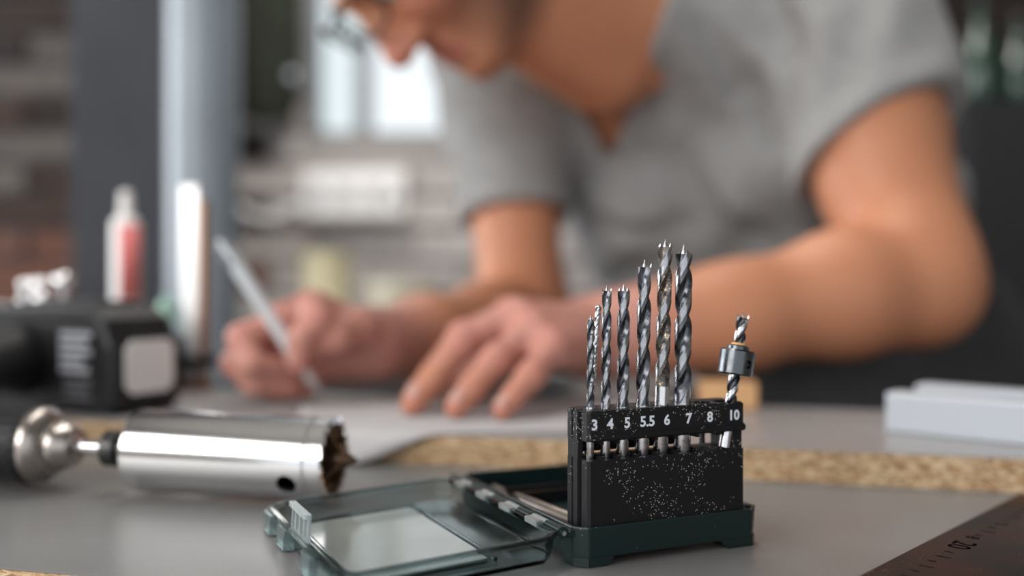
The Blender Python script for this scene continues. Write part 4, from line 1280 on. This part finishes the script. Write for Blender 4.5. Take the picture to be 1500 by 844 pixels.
# folds: soft ridges fanning out from shoulders and armpits
LA = LS + V((-.085, -.05, -.10)); 
x, y, z = sf.grid()
px_, py_, pz_ = [c.astype(np.float32) for c in (x, y, z)]
def coord(d, o): return (px_ - o[0]) * d[0] + (py_ - o[1]) * d[1] + (pz_ - o[2]) * d[2]
near = np.abs(sf.f) < .03
la = coord(LAT, MID); aa = coord(AXT, MID)
rad = np.sqrt((px_ - LA[0]) ** 2 + (py_ - LA[1]) ** 2 + (pz_ - LA[2]) ** 2)
# folds running from the left shoulder to the armpit and on to the belly
w1 = np.exp(-((la - .12) / .10) ** 2)
fold = .0082 * w1 * np.sin(2 * np.pi * (la * 1.0 + .40 * aa + .02 * np.sin(aa * 11)) / .068)
fold += .0045 * np.sin(2 * np.pi * (la * .75 - .55 * aa + .02 * np.sin(aa * 17 + la * 9)) / .085) * np.clip(-aa / .12, 0, 1)
w3 = np.exp(-((la + .17) / .09) ** 2)
fold += .005 * w3 * np.sin(2 * np.pi * (aa * .9 + la * .6) / .06)
fold *= np.clip((np.sqrt((px_ - NB[0]) ** 2 + (py_ - NB[1]) ** 2 + (pz_ - NB[2]) ** 2) - .10) / .10, 0, 1)
for hc, r0 in ((LH, .085), (RHm, .06)):            # the thin sleeve ends stay whole
    fold *= np.clip((np.sqrt((px_ - hc[0]) ** 2 + (py_ - hc[1]) ** 2 + (pz_ - hc[2]) ** 2) - r0) / .05, 0, 1)
sf.f += np.where(near, fold, 0).astype(np.float32)
def hit(fd_, u, v):
    for d in np.arange(.80, 1.3, .002):
        p = P(u, v, d); i = np.round((np.array(p[:]) - fd_.lo) / fd_.h).astype(int)
        if np.all(i >= 0) and np.all(i < fd_.n) and fd_.f[tuple(i)] < 0: return p
    return P(u, v, .95)
# deep creases from the left shoulder down to the armpit
for line, r in ((((1030, 40), (1080, 140), (1130, 205)), .012), (((1110, -10), (1135, 40), (1155, 80)), .011), (((870, 330), (940, 355), (1010, 330)), .011)):
    pts = [hit(sf, *uv) + V((0, -.008, 0)) for uv in line]
    for a, b in zip(pts[:-1], pts[1:]): sf.cone(a[:], b[:], r, r, .012, 'sub')
# lower hem of the shirt at the waist
sf.f = np.maximum(sf.f, (.255 - coord(AXT, HIP)).astype(np.float32))
# neck opening: a V with its foot on the breast bone
A0_, B0_, B1_ = hit(sf, 894, 236), hit(sf, 796, 58), hit(sf, 966, 30)
DN = nrm(V((.09, .98, .08)))
vn0 = nrm((B0_ - A0_).cross(DN)); vn1 = nrm((B1_ - A0_).cross(DN))
if (B1_ - A0_).dot(vn0) > 0: vn0 = -vn0
if (B0_ - A0_).dot(vn1) > 0: vn1 = -vn1
cut = np.maximum(np.maximum(coord(vn0, A0_), coord(vn1, A0_)), -coord(NF, NB) - .02)
band = (cut > 0) & (cut < .013) & (np.sqrt((px_ - NB[0]) ** 2 + (py_ - NB[1]) ** 2 + (pz_ - NB[2]) ** 2) < .24)
sf.f -= (.0022 * band).astype(np.float32)
sf.f = np.maximum(sf.f, -cut).astype(np.float32)
NU = nrm(NK - NB)
sf.cone((NB - NU * .02 + V((0, 0, .0)))[:], (NB + NU * .10)[:], .055, .060, .008, 'sub')
shirt = sf.mesh('t_shirt', cloth, man)
shirt['label'] = 'grey short-sleeved T-shirt with a deep V neck'
del sf, near, la, aa, rad, fold, cut, band
# ---- trousers and shoes (standing behind the bench)
denim = mat('charcoal_trousers', (.05, .05, .053), .9, var=.15, scale=30, bump=.2, bscale=900)
tf = Field((.06, .98, -.91), (.86, 1.66, .30), .009)
tf.cone((HIP - LAT * .07)[:], (HIP + LAT * .07)[:], .135, .135, .04)
for l in (-.075, 0, .075): tf.cone((HIP + LAT * l)[:], (HIP + LAT * l * .95 + AXT * .245 + NF * .008)[:], .130, .106, .04)
tf.cone((HIP + V((0, .05, -.03)))[:], (HIP + AXT * .06)[:], .135, .13, .04)
for sx, hipx in ((1, .09), (-1, -.09)):
    hp = HIP + LAT * hipx + V((0, .03, -.06)); kn = V((HIP.x + hipx * 1.2, HIP.y - .02, -.46)); an = V((HIP.x + hipx * 1.3, HIP.y + .05, -.835))
    tf.chain([hp[:], kn[:], an[:]], [.098, .066, .055], .03)
tf.mesh('trousers', denim, man)
leather = mat('brown_leather', (.08, .05, .035), .5)
for sx in (1, -1):
    fx = HIP.x + sx * .117
    s2 = Field((fx - .08, 1.12, -.905), (fx + .08, 1.46, -.76), .006)
    s2.chain([(fx, 1.39, -.845), (fx, 1.32, -.85), (fx - .005, 1.22, -.866)], [.043, .042, .034], .03)
    s2.cone((fx, 1.385, -.80), (fx, 1.385, -.84), .045, .043, .02)
    gx, gy, gz = s2.grid()
    s2.f = np.maximum(s2.f, (-.899 - gz).astype(np.float32))
    s2.mesh('shoe', leather, man)
# ---- hair under the cap, eyes, glasses
hair_m = mat('dark_brown_hair', (.035, .022, .015), .6, var=.4, scale=90, stretch=(1, 1, 6), bump=.4, bscale=500)
hf2 = Field((HC.x - .17, HC.y - .17, HC.z - .17), (HC.x + .17, HC.y + .17, HC.z + .17), .004)
hf2.ell(H(0, -.022, .032), (.0835, .1035, .0955), RH, .0)
hf2.cone(H(.070, .008, .01), H(.066, .016, -.04), .012, .008, .012); hf2.cone(H(-.070, .008, .01), H(-.066, .016, -.04), .012, .008, .012)
gx, gy, gz = hf2.grid()
def hcoord(d): return (gx - HC.x) * d[0] + (gy - HC.y) * d[1] + (gz - HC.z) * d[2]
cy_, cz_ = hcoord(hf), hcoord(hu)
cutf = np.minimum(cy_ - .045, .062 - cz_)            # the face stays bare below the hair line
cutb = -.050 - cz_
hf2.f = np.maximum(np.maximum(hf2.f, cutf), cutb).astype(np.float32)
hf2.f += (.0018 * np.sin(hcoord(hl) * 260 + 3 * np.sin(cz_ * 70))).astype(np.float32)
hf2.mesh('hair', hair_m, man)
white_eye = mat('eye_white', (.75, .72, .70), .2); iris = mat('brown_iris', (.06, .035, .02), .1)
for sx in (1, -1):
    Me = MHd @ Matrix.Translation((sx * .031, .0775, -.002)) @ Matrix.Rotation(math.radians(-90 - 12), 4, 'X')
    e = MB(Me).lathe([(.0118 * math.sin(PI * k / 12) + (1e-5 if k in (0, 12) else 0), -.0118 * math.cos(PI * k / 12)) for k in range(13)], 20).build('eye', white_eye, man)
    MB(Me).lathe([(.0001, .0121), (.003, .0119), (.0055, .0108), (.0056, .0102)], 20).build('iris', iris, e)
    lid_f = MB(MHd)
    pts = [V((sx * (.031 + .016 * math.cos(a)), .0845 - .004 * abs(math.cos(a)) ** 2, -.002 + .0062 * math.sin(a))) for a in [PI * k / 10 for k in range(11)]]
    lid_f.tube(pts, .0026, 8).build('eyelid', skin, man)
    pts = [V((sx * (.014 + .036 * k / 8), .0965 - .018 * (k / 8) ** 2, .018 + .006 * math.sin(PI * k / 8 * .8))) for k in range(9)]
    MB(MHd).tube(pts, [.002, .0038, .0042, .0042, .004, .0036, .0032, .0026, .0014], 8).build('eyebrow', hair_m, man)
rim_m = mat('dark_spectacle_rim', (.02, .02, .022), .25, .3); lens_m = mat('spectacle_lens', (.96, .98, .98), .01, trans=1.0, ior=1.08)
MHg = MHd @ Matrix.Translation((0, -.002, .014))
specs = bpy.data.objects.new('spectacles', None); COL.objects.link(specs); specs.parent = man
specs.matrix_parent_inverse = man.matrix_basis.inverted(); specs.matrix_basis = MHg @ Matrix.Translation((0, .105, 0))
specs['label'] = 'dark-rimmed glasses worn low on the nose'
def loop_tube(mb, pts, r, n=8):
    m = len(pts); v = []; f = []
    for i, p in enumerate(pts):
        t_ = (pts[(i + 1) % m] - pts[i - 1]).normalized(); a = V((0, 1, 0)); b_ = t_.cross(a)
        for k in range(n): v.append(p + (a * math.cos(2 * PI * k / n) + b_ * math.sin(2 * PI * k / n)) * r)
    for i in range(m):
        for k in range(n): f.append((i * n + k, i * n + (k + 1) % n, ((i + 1) % m) * n + (k + 1) % n, ((i + 1) % m) * n + k))
    return mb.add(v, f, smooth=True)
for sx in (1, -1):
    pts = []
    for k in range(32):
        a = 2 * PI * k / 32; ca, sa = math.cos(a), math.sin(a)
        pts.append(V((sx * (.034 + .0255 * math.copysign(abs(ca) ** .75, ca)), .113 - .006 * ca, -.008 + .0185 * math.copysign(abs(sa) ** .75, sa))))
    loop_tube(MB(MHg), pts, .0016).build('rim', rim_m, specs)
    MB(MHg).add(pts, [tuple(range(32))]).build('lens', lens_m, specs, solid=.0012)
    pts = [V((sx * .060, .107, .002)), V((sx * .074, .095, .004)), V((sx * .0865, .03, .006)), V((sx * .0875, -.012, .016)), V((sx * .086, -.035, -.006))]
    MB(MHg).tube(pts, .0018, 8).build('temple', rim_m, specs)
MB(MHg).tube([V((-.0085, .116, -.002)), V((-.004, .119, .001)), V((.004, .119, .001)), V((.0085, .116, -.002))], .0016, 8).build('bridge', rim_m, specs)
# finger nails of the bent fingers
nail_m = mat('finger_nail', (.62, .36, .30), .3)
for d_, t_, r_ in list(zip(ldp, lt, fr_)) + list(zip(rdp[:1], rt[:1], fr_[:1])):
    ax = nrm(t_ - d_); upv = V((-.3, -.35, .9)); upv = nrm(upv - ax * upv.dot(ax)); sd = ax.cross(upv)
    M = Matrix((sd, ax, upv)).transposed().to_4x4(); M.translation = mix(d_, t_, .72) + upv * (r_[3] * .9)
    b = MB(M); n = 6; v = []; f = []
    for j in range(4):
        for k in range(n + 1):
            a = -1 + 2 * k / n
            v.append((a * r_[3] * .72, -.0048 + .0032 * j + (.0012 * (1 - a * a) if j == 3 else 0), .0012 - .0026 * a * a - .0006 * (j == 3)))
    for j in range(3):
        for k in range(n): f.append((j * (n + 1) + k, j * (n + 1) + k + 1, (j + 1) * (n + 1) + k + 1, (j + 1) * (n + 1) + k))
    b.add(v, f, smooth=True).build('finger_nail', nail_m, man, solid=.0007)
